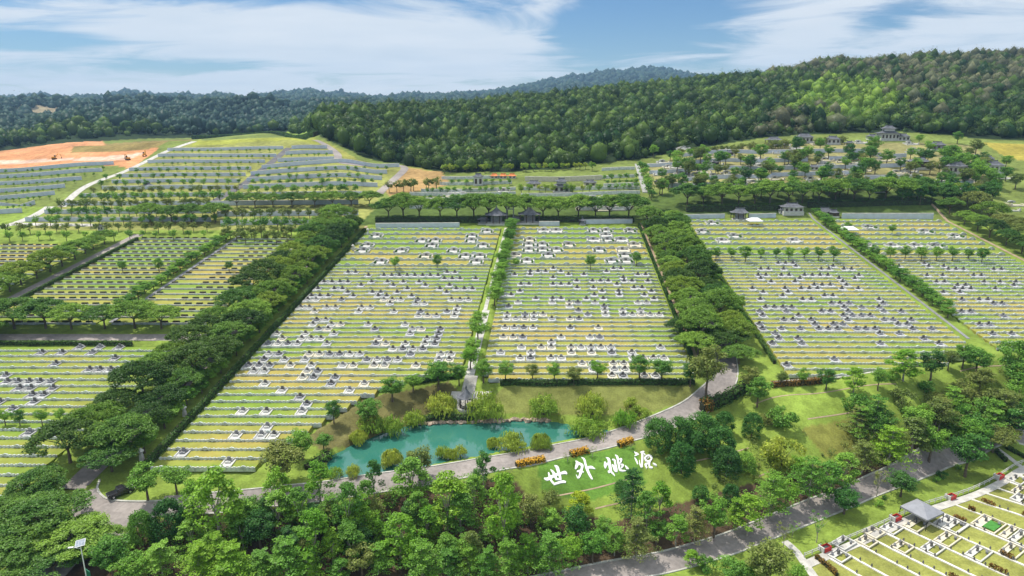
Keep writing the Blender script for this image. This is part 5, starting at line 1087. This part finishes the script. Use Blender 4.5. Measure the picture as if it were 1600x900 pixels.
def building(u, v, wpx, label, cat='pavilion', name='pavilion', dr=.6, wall='open', tiers=1, pointed=False, hk=.42, rk=.30, rz=YAWROW, roof='rooftile', base='white'):
    p = P(u, v); w = wpx * depth(p) / CF * .82; d = w * dr; h = w * hk; rh = w * rk; z0 = z1(p.x, p.y)
    t = thing(name, label, cat, (p.x, p.y + d / 2, max(z1(p.x, p.y + d), z0) - .1 if w > 8 else z0), rz)
    b = MB(); b.box(0, 0, -.6, w * 1.08, d * 1.15, 1.9); b.obj('base', M[base], t); zb = .35
    if wall == 'open':
        nx = 4 if w > 6 else 2
        for s in (-1, 1):
            for k in range(nx):
                c = MB(); c.tube([(-w / 2 + w * k / (nx - 1), s * d / 2, zb), (-w / 2 + w * k / (nx - 1), s * d / 2, zb + h)], max(.12, w * .025), 6); c.obj('column', M['wood'], t)
        r = MB(); r.box(0, -d / 2 + .05, zb + .5, w, .12, .6); r.box(0, 0, zb + h * .45, w * .6, d * .35, h * .8); r.obj('railing', M['greystone'], t)
    else:
        c = MB(); c.box(0, 0, zb + h / 2, w, d, h); c.obj('wall', M[wall], t)
        k = max(2, int(w / 2.2))
        for i in range(k):
            q = MB(); q.box(-w / 2 + w * (i + .5) / k, -d / 2 - .04, zb + h * .45, w / k * .5, .1, h * .6); q.obj('door' if i == k // 2 else 'window', M['wood'], t)
    rf = roof_mesh(w, d, rh * (.6 if tiers > 1 else 1), w * .11, z0=zb + h, pointed=pointed and tiers == 1); ro = rf.obj('roof', M[roof], t)
    if tiers > 1:
        c = MB(); c.box(0, 0, zb + h + rh * .6 + h * .12, w * .55, d * .55, h * .55); c.obj('upper_wall', M['white'], t)
        roof_mesh(w * .6, d * .6, rh * .6, w * .09, z0=zb + h + rh * .55 + h * .35, pointed=pointed).obj('upper_roof', M[roof], t)
    return t
building(775, 352, 36, 'slate roofed pavilion left of the central walk at the back wall', pointed=True, rk=.42); building(827, 351, 36, 'slate roofed pavilion right of the central walk at the back wall', pointed=True, rk=.42)
building(755, 351, 20, 'low roofed gallery left of the twin pavilions', 'gallery', 'gallery', rk=.2, hk=.35); building(806, 351, 22, 'low roofed gallery between the twin pavilions', 'gallery', 'gallery', rk=.2, hk=.35)
building(910, 352, 11, 'little square kiosk by the right central back wall', 'kiosk', 'kiosk', dr=1, pointed=True, rk=.5, hk=.6)
building(1157, 344, 28, 'open roofed pavilion with white forecourt right of lake avenue'); building(1239, 337, 36, 'long slate roofed gatehouse left of the slanting walk', 'gatehouse', 'gatehouse', wall='white', hk=.22, rk=.18); building(1224, 334, 14, 'small gabled lodge beside the left gatehouse', 'lodge', 'lodge', wall='white', hk=.35)
building(1290, 337, 26, 'slate roofed gatehouse right of the slanting walk', 'gatehouse', 'gatehouse', wall='white', hk=.25, rk=.22); building(1303, 339, 18, 'small roofed lodge beside the right gatehouse', 'lodge', 'lodge', wall='wood', hk=.35)
building(877, 302, 30, 'two tiered temple hall on the central slope', 'temple', 'temple_hall', tiers=2, wall='white', hk=.34, rk=.3); building(834, 293, 24, 'low side hall left of the two tiered temple', 'hall', 'side_hall', wall='cream', hk=.25, rk=.2); building(922, 291, 22, 'low side hall right of the two tiered temple', 'hall', 'side_hall', wall='cream', hk=.25, rk=.2)
building(747, 290, 17, 'white gate tower with dark roof on the central slope', 'gate', 'gate_tower', wall='white', hk=.9, rk=.35)
for i, u in enumerate((772, 786, 800)): building(u, 279, 14, f'orange roofed shed at the jungle edge, {ORD[i + 1]} of three from left', 'shed', 'shed', wall='white', hk=.25, rk=.3, roof='orange')
RB = [(1210, 228, 26, 'open'), (1258, 224, 28, 'white'), (1302, 226, 24, 'white'), (1328, 228, 14, 'open'), (1364, 219, 18, 'white'), (1412, 220, 22, 'white'), (1438, 265, 32, 'wood'), (1495, 274, 36, 'white'), (1552, 272, 36, 'white'), (1545, 254, 20, 'white'), (1272, 266, 16, 'white'), (1376, 301, 22, 'white'), (1482, 252, 18, 'white'), (1466, 236, 26, 'greystone'), (1028, 288, 12, 'wood'), (1168, 298, 14, 'white'), (1140, 243, 14, 'wood'), (1118, 258, 12, 'wood')]
RB.sort()
for i, (u, v, w, wl) in enumerate(RB): building(u, v, w, f'slate roofed mausoleum on the right hill, {ORD[i + 1]} of {len(RB)} from left', 'mausoleum', 'mausoleum', wall=wl, hk=.32, rk=.22)
building(1390, 220, 34, 'large two tiered mausoleum crowning the right hill', 'mausoleum', 'grand_mausoleum', tiers=2, wall='white', hk=.3, rk=.28)
building(157, 360, 10, 'little roofed shrine at the foot of the left hill', 'shrine', 'shrine', wall='white', hk=.6); building(230, 295, 14, 'dark roofed shelter among the trees of the left hill', 'shelter', 'shelter', hk=.35); building(270, 424, 12, 'small roofed kiosk between the upper left blocks', 'kiosk', 'kiosk', dr=.9, hk=.5)
# gate arch
p = P(797, 343); t = thing('stone_arch', 'white stone arch behind the twin pavilions', 'arch', p, YAWROW); k = MB()
for x in (-1.6, 1.6): c = MB(); c.box(x, 0, 2.6, .5, .5, 6.4); c.obj('post', M['white'], t)
k.box(0, 0, 5.0, 3.9, .5, .5); k.box(0, 0, 6.1, 5.0, .6, .5); k.obj('lintel', M['white'], t)
# tombs on the right hill and centre, reusing the family tomb
TB = [(1045, 263), (1055, 263), (1190, 262), (1100, 271), (1316, 254), (1330, 256), (1350, 268), (1406, 272), (1293, 293), (1316, 296), (1267, 292), (1492, 296), (1352, 256), (1400, 285), (1382, 252), (1447, 285), (1518, 284), (1066, 290), (1085, 262), (1240, 262), (1225, 228), (1278, 226), (1345, 224), (1425, 226), (1432, 236), (1410, 252), (1460, 262), (1530, 262), (940, 330), (968, 318), (975, 326), (1150, 292), (1180, 288), (935, 322), (668, 318), (660, 316), (690, 318), (1480, 284), (1570, 280), (1580, 330), (1590, 322)]
TB += [(TR.uniform(1030, 1550), TR.uniform(232, 296)) for _ in range(62)]; TB += [(TR.uniform(660, 800), TR.uniform(300, 318)) for _ in range(6)] + [(TR.uniform(905, 985), TR.uniform(312, 330)) for _ in range(6)]
TB.sort()
for i, (u, v) in enumerate(TB):
    p = P(u, v + 1); cr = i % 3 == 0
    t = thing('family_tomb', f'{"cream" if cr else "white"} tomb on the upper slopes, {ORD[i + 1]} of {len(TB)} counted from left', 'tomb', (p.x - 3, p.y, p.z - .1), YAWROW, (1.35, 1.1, 1.25), 'tombs of the upper slopes')
    link('platform', tkm[cr], t); link('back_wall', tbm[0], t); link('headstone', thm, t)
# marquees
def marquee(u, v, w, d, m, label, h=2.4, rise=1.2):
    p = P(u, v); t = thing('marquee', label, 'tent', p, YAWROW); c = MB()
    c.add([(-w / 2, -d / 2, h), (w / 2, -d / 2, h), (w / 2, d / 2, h), (-w / 2, d / 2, h), (-w / 4, 0, h + rise), (w / 4, 0, h + rise), (-w / 2, -d / 2, h - .3), (w / 2, -d / 2, h - .3), (w / 2, d / 2, h - .3), (-w / 2, d / 2, h - .3)], [(0, 1, 5, 4), (2, 3, 4, 5), (1, 2, 5), (3, 0, 4), (0, 6, 7, 1), (1, 7, 8, 2), (2, 8, 9, 3), (3, 9, 6, 0)]); c.obj('canopy', M[m], t)
    for x in (-1, 1):
        for y in (-1, 1): q = MB(); q.tube([(x * (w / 2 - .1), y * (d / 2 - .1), -.2), (x * (w / 2 - .1), y * (d / 2 - .1), h)], .06, 5); q.obj('leg', M['metal'], t)
marquee(1178, 352, 6, 6, 'whitecloth', 'white canvas marquee on the lawn right of lake avenue'); marquee(1325, 366, 7, 5, 'whitecloth', 'white canvas marquee on the far right block')
# ------------------------------------------------------------------ pond side
def rock_mesh(seed):
    r = np.random.default_rng(seed); b = bmesh.new(); bmesh.ops.create_icosphere(b, subdivisions=2, radius=1)
    ph = r.random((3, 3)) * 6
    for v in b.verts:
        c = v.co; k = 1 + .22 * math.sin(3 * c.x + ph[0, 0]) * math.cos(3 * c.y + ph[0, 1]) + .15 * math.sin(5 * c.z + ph[1, 0] + 3 * c.x) ; v.co = Vector((c.x * 1.15, c.y * .9, c.z * .75)) * k
    me = bpy.data.meshes.new('shore_rock'); b.to_mesh(me); b.free(); me.materials.append(M['rock']); return me
rk = [rock_mesh(i) for i in range(4)]
for i in range(62):
    t = i / 61; u = 652 + 205 * t + TR.uniform(-1, 1); v = float(np.interp(u, [652, 690, 740, 800, 860], [663, 660.5, 660, 657.5, 657])) + TR.uniform(-2.6, .4)
    p = atz(u, v, -.1); o = link('shore_rock', rk[i % 4]); s = TR.uniform(.4, .85); o.location = (p[0], p[1], p[2]); o.scale = (s, s, s); o.rotation_euler = (TR.uniform(-.3, .3), TR.uniform(-.3, .3), TR.random() * 6.3)
    tag(o, 'rough tan rock in the line of boulders on the north shore of the pond', 'rock', 'boulders along the pond shore')
p = P(728, 642); t = thing('pond_pavilion', 'small six sided pavilion with a pointed slate roof beside the pond', 'pavilion', (p.x, p.y + 1, p.z + .3)); s6 = 1.75
hexa = lambda r: [(r * math.cos(a), r * math.sin(a)) for a in np.arange(6) * math.pi / 3 + math.pi / 6]
b = MB(); b.prism(hexa(2.3), -1.4, .15); b.prism(hexa(2.05), .14, .3); b.obj('base', M['white'], t)
for x, y in hexa(s6): c = MB(); c.tube([(x, y, .25), (x, y, 3.0)], .11, 7); c.obj('column', M['wood'], t)
r = MB(); hx = hexa(s6)
for i in range(6):
    if i != 1: r.tube([(hx[i][0], hx[i][1], .95), (hx[(i + 1) % 6][0], hx[(i + 1) % 6][1], .95)], .07, 4); r.tube([(hx[i][0], hx[i][1], .55), (hx[(i + 1) % 6][0], hx[(i + 1) % 6][1], .55)], .14, 4)
r.obj('railing', M['wood'], t)
f = MB(); rings = []
for i in range(8):
    q = i / 7; rad = 2.5 * (1 - q) ** 1.0 + .12; zz = 2.95 + 2.3 * q ** 1.6 + .35 * (1 - q) ** 4
    for a in np.arange(12) * math.pi / 6 + math.pi / 6:
        cr = (round((a - math.pi / 6) / (math.pi / 6)) % 2 == 0); rings.append((rad * (1 if cr else .9) * math.cos(a), rad * (1 if cr else .9) * math.sin(a), zz - (0 if cr else .28 * (1 - q) ** 3)))
f.add(rings, [(i * 12 + k, i * 12 + (k + 1) % 12, (i + 1) * 12 + (k + 1) % 12, (i + 1) * 12 + k) for i in range(7) for k in range(12)] + [tuple(range(11, -1, -1))]); f.tube([(0, 0, 5.1), (0, 0, 5.6), (0, 0, 6.2)], [.16, .26, .04], 7)
f.obj('roof', M['rooftile'], t)
a, b_ = P(737, 588), P(729, 622); st = MB(); n = 30; L = math.dist(a[:2], b_[:2])
for i in range(n):
    q = (i + .5) / n; x, y = a.x + (b_.x - a.x) * q, a.y + (b_.y - a.y) * q; st.box(x, y, z1(x, y) - .15, 3.4, L / n * 1.01, .7, math.atan2(b_.y - a.y, b_.x - a.x) + R_(90))
o = st.obj('stairs', M['path']); tag(o, 'pale stone stairs descending from the central walk to the pond pavilion', 'stairs')
sheet('pavilion_terrace', wpoly([(706, 612), (770, 612), (768, 622), (742, 628), (742, 640), (714, 640), (714, 626), (704, 620)]), .12, M['path'], 1.2)
# sign characters on the grass slope, each a solid of white strokes
Z1 = lambda x, y: (845 + x / 13.85, 700 + y / 13.85)
Z2 = lambda x, y: (935 + x / 13.85, 695 + y / 13.85)
CHARS = [
 (Z1, 'first', [[(70, 665, 30), (150, 680, 80), (300, 600, 72), (430, 560, 55), (520, 540, 75), (568, 575, 18)], [(165, 540, 30), (190, 620, 52), (230, 720, 46), (300, 800, 46)], [(285, 795, 50), (420, 752, 56), (490, 740, 58), (542, 750, 40)], [(210, 478, 14), (265, 535, 58), (310, 620, 66), (345, 700, 50)], [(295, 392, 14), (350, 430, 72), (380, 520, 70), (412, 620, 60), (428, 705, 50)], [(330, 690, 44), (440, 690, 44)]]),
 (Z1, 'second', [[(750, 285, 8), (790, 330, 74), (775, 400, 70), (748, 465, 32)], [(790, 330, 50), (875, 370, 62), (898, 400, 62), (880, 480, 58), (858, 560, 62), (828, 640, 44), (800, 656, 26), (768, 590, 14)], [(780, 520, 24), (850, 510, 60), (928, 535, 26)], [(873, 212, 6), (938, 260, 46), (968, 370, 50), (990, 440, 62), (1040, 560, 54), (1090, 650, 48), (1118, 692, 22)], [(1000, 445, 44), (1090, 430, 66), (1180, 468, 6)]]),
 (Z2, 'third', [[(162, 282, 8), (220, 320, 60), (240, 420, 70), (258, 520, 70), (275, 590, 50), (315, 630, 40), (358, 686, 10)], [(140, 375, 30), (150, 450, 74), (150, 520, 26)], [(150, 460, 50), (240, 395, 50)], [(262, 560, 46), (235, 600, 56), (212, 575, 30)], [(295, 328, 20), (350, 350, 45), (370, 450, 46), (392, 540, 48), (402, 604, 20)], [(295, 440, 20), (325, 480, 48), (350, 560, 40), (385, 592, 40)], [(362, 232, 12), (408, 280, 50), (430, 400, 46), (448, 500, 45), (470, 560, 45), (530, 577, 36), (612, 566, 20)], [(448, 330, 24), (492, 330, 50), (482, 390, 36), (455, 425, 20)], [(478, 445, 36), (532, 462, 46), (488, 530, 22)], [(575, 462, 8), (620, 520, 46), (662, 566, 22)]]),
 (Z2, 'fourth', [[(772, 158, 8), (830, 200, 52), (878, 222, 8)], [(780, 250, 14), (835, 225, 40)], [(783, 286, 14), (820, 350, 38), (852, 432, 22)], [(885, 340, 10), (895, 420, 26), (932, 500, 30)], [(902, 175, 14), (950, 172, 50), (992, 158, 30)], [(950, 180, 48), (950, 300, 52), (945, 400, 46), (945, 505, 26)], [(982, 200, 22), (1015, 235, 24)], [(1000, 300, 38), (1055, 252, 40), (1125, 258, 52), (1150, 318, 42), (1100, 368, 40), (1035, 358, 40), (1000, 300, 38)], [(1045, 315, 10), (1095, 290, 12)], [(1112, 372, 40), (1100, 440, 42), (1112, 500, 42), (1172, 512, 40)], [(1008, 436, 40), (1042, 510, 34), (1036, 528, 10)], [(1008, 440, 44), (1092, 420, 44)], [(1175, 418, 16), (1228, 448, 38), (1264, 472, 8)]]),
]
for f_, nth, strokes in CHARS:
    mb = MB()
    for si, s in enumerate(strokes):
        q = [np.array(x, float) for x in s]; pts = []
        q = [2 * q[0] - q[1]] + q + [2 * q[-1] - q[-2]]
        for i in range(1, len(q) - 2):
            for k in range(5):
                t_ = k / 5; a, b, c, d = q[i - 1:i + 3]; pts.append(.5 * (2 * b + (c - a) * t_ + (2 * a - 5 * b + 4 * c - d) * t_ ** 2 + (3 * b - a - 3 * c + d) * t_ ** 3))
        pts.append(q[-2]); L, Rr = [], []
        for i, p_ in enumerate(pts):
            dv = pts[min(i + 1, len(pts) - 1)] - pts[max(i - 1, 0)]; l = math.hypot(dv[0], dv[1]) or 1; nx, ny = -dv[1] / l, dv[0] / l; w = max(5, p_[2]) * .43
            L.append(P(*f_(p_[0] + nx * w, p_[1] + ny * w))); Rr.append(P(*f_(p_[0] - nx * w, p_[1] - ny * w)))
        top = .14 + .014 * si; vs = []
        for l_, r_ in zip(L, Rr): vs += [(l_.x, l_.y, l_.z + top), (r_.x, r_.y, r_.z + top), (l_.x, l_.y, l_.z - .2), (r_.x, r_.y, r_.z - .2)]
        fs = []
        for i in range(len(L) - 1):
            a_, b2 = i * 4, i * 4 + 4; fs += [(a_, a_ + 1, b2 + 1, b2), (a_, b2, b2 + 2, a_ + 2), (a_ + 1, a_ + 3, b2 + 3, b2 + 1)]
        fs += [(0, 2, 3, 1), (4 * len(L) - 4, 4 * len(L) - 3, 4 * len(L) - 1, 4 * len(L) - 2)]; mb.add(vs, fs)
    o = mb.obj('sign_character', M['paint']); tag(o, f'white brush stroke character lying on the grass slope, {nth} of four from left', 'sign', 'four giant characters on the slope')
# frangipani beside the orange hedges
for i, (u, v, R) in enumerate([(796, 735, 8), (887, 712, 9), (926, 703, 10), (986, 694, 7)]): tree_px('frangipani', 'sparse', 'olive', u, v, R, f'pale bare branched small tree by the lake road, {ORD[i + 1]} of four from left', .55, 'frangipani by the lake road', bark='palebark')

# ------------------------------------------------------------------ corner cemetery
F0 = P(1262, 869); F1 = P(1600, 724); e1 = Vector((F1.x - F0.x, F1.y - F0.y)).normalized(); FL = math.dist(F0[:2], F1[:2])
ra, rb_ = P(1305, 854), P(1380, 896); e2 = Vector((rb_.x - ra.x, rb_.y - ra.y)).normalized(); FA = math.atan2(e1.y, e1.x); RA = math.atan2(e2.y, e2.x)
def cl(s, q=0.0): return F0.x + e1.x * s + e2.x * q, F0.y + e1.y * s + e2.y * q
def cinv(p):
    d = Vector((p[0] - F0.x, p[1] - F0.y)); det = e1.x * e2.y - e1.y * e2.x; return (d.x * e2.y - d.y * e2.x) / det, (e1.x * d.y - e1.y * d.x) / det
walk('fence_walk', [cl(s, 1.6) for s in np.arange(-3, FL + 20, 2.0)], 1.9, 'white2' if 'white2' in M else 'path', .10)
BOXS = [cinv(P(u, v))[0] for u, v in [(1283, 856), (1395, 810), (1478, 776), (1553, 744)]]
cuts = [-1.0] + [x for s in BOXS for x in (s - 1.2, s + 1.2)] + [FL + 14]
for i in range(0, len(cuts), 2):
    a, b = cuts[i], cuts[i + 1]
    if b - a < .8: continue
    x0, y0 = cl(a); t = thing('fence', f'white two rail fence, {ORD[i // 2 + 1]} length from the near end beside the red bins', 'fence', (x0, y0, z1(x0, y0)), 0, 1, 'white fence of the corner cemetery'); pm = MB(); n = max(1, round((b - a) / 2.2))
    for k in range(n + 1):
        x, y = cl(a + (b - a) * k / n); q = MB(); q.box(x - x0, y - y0, z1(x, y) - z1(x0, y0) + .45, .14, .14, 1.3, FA); q.obj('post', M['white'], t)
    for zz in (.55, .98):
        q = MB(); q.tube([(cl(a + (b - a) * k / n)[0] - x0, cl(a + (b - a) * k / n)[1] - y0, z1(*cl(a + (b - a) * k / n)) - z1(x0, y0) + zz) for k in range(n + 1)], .085, 4); q.obj('rail', M['white'], t)
for i, s in enumerate(BOXS):
    x, y = cl(s, .35); t = thing('red_bin', f'open red bin in the white fence, {ORD[i + 1]} of four from near end', 'bin', (x, y, z1(x, y)), FA, 1, 'red bins along the fence'); b = MB()
    for dx, dy, sx, sy in ((0, -.55, 1.9, .12), (0, .55, 1.9, .12), (-.9, 0, .12, .98), (.9, 0, .12, .98)): b.box(dx, dy, .5, sx, sy, 1.0)
    b.box(0, 0, .12, 1.7, .98, .24); b.obj('box', M['red'], t); q = MB(); q.box(0, 0, .45, 1.66, .96, .4); q.obj('ash', M['granite'], t)
    g = MB(); g.box(-1.15, .1, .55, .25, 1.2, 1.2); g.box(-.9, .75, .75, .9, .1, .9); g.obj('screen', M['white'], t)
rows_c = [cinv(P(u, v))[0] for u, v in [(1281, 864), (1305, 856), (1332, 846), (1352, 837), (1373, 828), (1397, 818), (1428, 806), (1456, 795), (1480, 784), (1502, 775), (1522, 765), (1541, 757), (1562, 748), (1584, 739)]] 
kerbm = mat('cream plot kerb', (.70, .67, .59), .8, .12, 1.0)
def rowlen(s): return 46
for i, s in enumerate(rows_c):
    L = rowlen(s); pts = [cl(s, 2.6 + k) for k in range(L)]; o = ribbon(MB(), pts, .5, .22, .5).obj('plot_kerb', kerbm); tag(o, f'cream stone kerb row running from the white fence, {ORD[i + 1]} from its near end', 'kerb row', 'kerb rows of the corner cemetery')
    um = MB()
    for k in range(3, L - 2, 2):
        if TR.random() < .8:
            x, y = cl(s + .1, 2.6 + k + TR.uniform(-.3, .3)); um.tube([(x, y, z1(x, y) + .35), (x, y, z1(x, y) + .6), (x, y, z1(x, y) + .95)], [.13, .2, .08], 6)
    um.obj('urns', M['granite'], o)
    for k in range(4):
        if TR.random() < .5:
            q0 = TR.uniform(4, L - 6); x, y = cl(s + .25, q0); ln = TR.uniform(1.2, 3.6); rng = np.random.default_rng(i * 9 + k); m_ = 150
            C = np.column_stack([rng.uniform(-.5, .5, m_) * ln, rng.uniform(-.32, .32, m_), rng.uniform(.25, 1.05, m_)]); V, Fq = quads(C, rng.normal(size=(m_, 3)) + [0, 0, .6], .3, 1, rng)
            h = link('shrub_block', np_mesh('shrub_block', V, Fq, M['rust'])); h.location = (x, y, z1(x, y) + .1); h.rotation_euler = (0, 0, RA)
            tag(h, f'rust brown shrub on kerb row {i + 1} from near fence end, {ORD[k + 1]} out', 'shrub', 'clipped shrubs on the corner kerb rows')
AO = lambda x, y: (1360 + x / 6.667, 740 + y / 6.667)
EO = lambda x, y: (1240 + x / 8, 770 + y / 8)
PL = [AO(230, 585), AO(450, 570), AO(800, 615), AO(330, 785), AO(620, 815), AO(750, 735), AO(900, 520), AO(1250, 545), AO(1520, 85), AO(1480, 830), AO(1560, 320), AO(1560, 210), EO(640, 650), EO(920, 630), EO(590, 810), AO(60, 620), AO(1050, 900), AO(1400, 700), AO(1540, 720)]
_pl = sorted(range(len(PL)), key=lambda k: PL[k][0])
for i, (u, v) in enumerate(PL):
    p = P(u, v); s, q = cinv(p); j = max([k for k, r in enumerate(rows_c) if r < s + .6], default=0); gap = (rows_c[j + 1] if j + 1 < len(rows_c) else rows_c[j] + 5) - rows_c[j]
    x, y = cl(rows_c[j] + .35, q); big = i in (6, 7, 10); w = 4.2 if big else 2.7; dp = gap * math.sin(abs(RA - FA)) - .5
    t = thing('kerbed_grave', f'{"wide" if big else "small"} {"cream" if i % 2 else "white"} kerbed grave in the corner cemetery, {ORD[_pl.index(i) + 1]} of {len(PL)} from left', 'grave', (x, y, z1(x, y) + .05), RA, 1, 'kerbed graves of the corner cemetery')
    k_ = MB()
    for dx in (-w / 2, w / 2): k_.box(dx, dp / 2, .2, .26, dp, .32)
    k_.box(0, dp - .2, .22, w, .28, .36); k_.box(0, .15, .2, w - .3, .3, .3); k_.box(-w * .28, dp / 2, .12, w * .36, dp - .8, .14); k_.obj('kerb', M['cream'] if i % 2 else M['white'], t)
    h_ = MB(); h_.box(-w * .2, dp * .62, .6, .3, .7, .85, 0, .8); h_.obj('headstone', M['granite'], t)
    s_ = MB()
    for dx, dy in ((-.38, .25), (.3, .75), (-.38, .8)): s_.tube([(dx * w, dy * dp, .1), (dx * w, dy * dp, .5), (dx * w, dy * dp, .85)], [.22, .3, .1], 6)
    s_.obj('urns', M['greystone'], t)
    if i == 7: g_ = MB(); g_.box(w * .15, dp * .5, .14, w * .5, dp * .6, .16); g_.obj('turf', M['brightgrass'], t)
# tent
s0, q0 = cinv(P(1438, 812)); x, y = cl(s0, q0); t = thing('canopy_tent', 'grey peaked canopy tent on four legs over the fence walk', 'tent', (x, y, z1(x, y)), FA); w = 2.9; c = MB(); h = 2.5
c.add([(-w, -w, h), (w, -w, h), (w, w, h), (-w, w, h), (0, 0, h + 1.25), (-w, -w, h - .35), (w, -w, h - .35), (w, w, h - .35), (-w, w, h - .35)], [(0, 1, 4), (1, 2, 4), (2, 3, 4), (3, 0, 4), (0, 5, 6, 1), (1, 6, 7, 2), (2, 7, 8, 3), (3, 8, 5, 0)]); c.obj('canopy', M['tent'], t)
for a in (-1, 1):
    for b in (-1, 1):
        l_ = MB(); l_.tube([(a * (w - .06), b * (w - .06), -.3), (a * (w - .06), b * (w - .06), h - .05)], .08, 5); l_.tube([(a * (w - .06), b * (w - .06), h - 1.0), (a * (w - .8), b * (w - .06), h - .2)], .05, 4); l_.obj('leg', M['rubber'], t)
walk('cemetery_walk', pxline([(1226, 846), (1244, 862), (1258, 882), (1275, 905)], 1.5), 1.6, 'path', .1); walk('cemetery_walk', pxline([(1558, 702), (1578, 716), (1596, 730)], 1.5), 1.4, 'path', .1)
hedge([tuple(P(u, v)[:2]) for u, v in [(1274, 872), (1290, 884), (1308, 900)]], .8, .8, 'rust', 'rusty brown hedge at the near corner of the fence', 30, 60)
hedge([tuple(P(u, v)[:2]) for u, v in [(1556, 706), (1572, 722)]], .9, .9, 'hedge', 'short dark hedge left of the corner steps', 31, 60); hedge([tuple(P(u, v)[:2]) for u, v in [(1570, 700), (1600, 716)]], .9, .9, 'hedge', 'short dark hedge right of the corner steps', 32, 60)

# ------------------------------------------------------------------ car, lamp, boards, lanterns, excavators
p = P(189, 773); dv = P(205, 766) - P(172, 780); ca = math.atan2(dv.y, dv.x); t = thing('parked_car', 'black pickup parked on the grass under the tree by the junction', 'car', (p.x, p.y, p.z + .05), ca)
prof = [(-2.4, .35), (-2.45, .95), (-2.3, 1.05), (-.75, 1.08), (-.55, 1.7), (.55, 1.75), (1.15, 1.12), (2.2, .98), (2.45, .75), (2.42, .35)]; n = len(prof); b = MB()
b.add([(x, -.88, z) for x, z in prof] + [(x, .88, z) for x, z in prof], [tuple(range(n)), tuple(range(2 * n - 1, n - 1, -1))] + [(i, n + i, n + (i + 1) % n, (i + 1) % n) for i in range(n)]); bo = b.obj('body', M['black'], t)
md = bo.modifiers.new('b', 'BEVEL'); md.width = .09; md.segments = 2
g = MB(); g.add([(.62, -.78, 1.68), (1.12, -.82, 1.17), (1.12, .82, 1.17), (.62, .78, 1.68)], [(0, 1, 2, 3)]); g.v = [(x + .03, y, z + .03) for x, y, z in g.v]
for s in (-1, 1): g.add([(-.6, s * .895, 1.12), (.95, s * .895, 1.14), (.5, s * .895, 1.62), (-.48, s * .895, 1.6)], [(0, 1, 2, 3)])
g.obj('window', M['glass'], t)
for x in (-1.5, 1.5):
    for s in (-1, 1): w_ = MB(); w_.tube([(x, s * .72, .37), (x, s * .95, .37)], .37, 14); wo = w_.obj('wheel', M['rubber'], t); r_ = MB(); r_.tube([(x, s * .90, .37), (x, s * .965, .37)], .2, 10); r_.obj('rim', M['metal'], wo)
for s in (-1, 1): l_ = MB(); l_.box(2.42, s * .62, .78, .1, .35, .18); l_.obj('headlight', M['whitecloth'], t)
p = P(138, 918); t = thing('street_lamp', 'white pole solar street lamp with a tilted panel above the corner trees', 'street lamp', p, .3); q = MB(); q.tube([(0, 0, -.5), (0, 0, 8.4)], [.11, .07], 8); q.obj('pole', M['whitecloth'], t)
q = MB(); q.tube([(0, 0, 7.6), (-1.2, 0, 7.95)], .05, 6); q.obj('arm', M['whitecloth'], t); q = MB(); q.box(-1.45, 0, 8.0, .8, .28, .12); q.obj('lamp_head', M['whitecloth'], t)
pn = MB(); pn.box(0, 0, 0, 1.5, 1.2, .06); o = pn.obj('solar_panel', M['panel'], t); o.location = (.05, 0, 8.6); o.rotation_euler = (R_(28), R_(-10), 0)
fr = MB(); 
for a in (-.75, .75): fr.box(a, 0, 0, .07, 1.27, .09)
for a in (-.6, .6): fr.box(0, a, 0, 1.57, .07, .09)
for a in (-.25, .25): fr.box(a, 0, .034, .03, 1.15, .012)
f_ = fr.obj('panel_frame', M['metal'], t); f_.location = o.location; f_.rotation_euler = o.rotation_euler
for i, (u, v, h) in enumerate([(40, 912, 3.2), (141, 916, 3.0)]):
    p = P(u, v); t = thing('sign_board', ('green and white upright board at the lower left corner', 'green upright board behind the solar lamp pole')[i], 'sign', p, (.1, -.5)[i]); q = MB(); q.box(0, 0, h - .9, 1.5, .12, 2.2); q.obj('panel', M['greenboard'], t); q = MB(); q.box(0, -.02, h - 2.3, 1.5, .13, .6); q.obj('lower_panel', M['whitecloth'], t)
    for s in (-.6, .6): q = MB(); q.tube([(s, 0, -.4), (s, 0, h - 2.5)], .06, 6); q.obj('post', M['metal'], t)
for i, (u, v) in enumerate([(575, 366), (552, 392), (299, 514), (289, 650), (222, 719), (700, 0)][:5]):
    p = P(u, v); t = thing('stone_lantern', f'white stone lantern by the left avenue hedge, {ORD[i + 1]} from the far end', 'lantern', p, 0, 1.15, 'stone lanterns along the left avenue'); q = MB(); q.box(0, 0, .5, .7, .7, 1.2, 0, .8); q.obj('pedestal', M['white'], t); q = MB(); q.tube([(0, 0, 1.0), (0, 0, 1.6), (0, 0, 1.9), (0, 0, 2.5)], [.3, .38, .62, .08], 6); q.obj('lantern_top', M['white'], t)
def excavator(u, v, label, rz):
    p = P(u, v); t = thing('excavator', label, 'excavator', p, rz, .85, 'excavators on the red earth')
    for s in (-1, 1): q = MB(); q.box(0, s * 1.1, .45, 3.4, .55, .9); q.obj('track', M['rubber'], t)
    q = MB(); q.box(-.3, 0, 1.55, 2.8, 2.2, 1.2); q.obj('body', M['yellowpaint'], t); q = MB(); q.box(.6, .6, 2.5, 1.3, 1.0, 1.5); q.obj('cab', M['glass'], t)
    q = MB(); q.tube([(1.0, -.3, 1.8), (3.0, -.3, 4.4), (4.6, -.3, 4.0)], [.3, .3, .22], 5); q.tube([(4.6, -.3, 4.1), (5.2, -.3, 1.6)], [.22, .16], 5); q.obj('boom', M['yellowpaint'], t); q = MB(); q.box(5.1, -.3, 1.2, .9, 1.0, .8, 0, .6); q.obj('bucket', M['granite'], t)
excavator(200, 250, 'yellow excavator digging beside the pale road on red earth', 2.6); excavator(85, 249, 'small excavator on the bare red earth', .5); excavator(226, 244, 'yellow excavator at the top end of the pale road', 2.0)
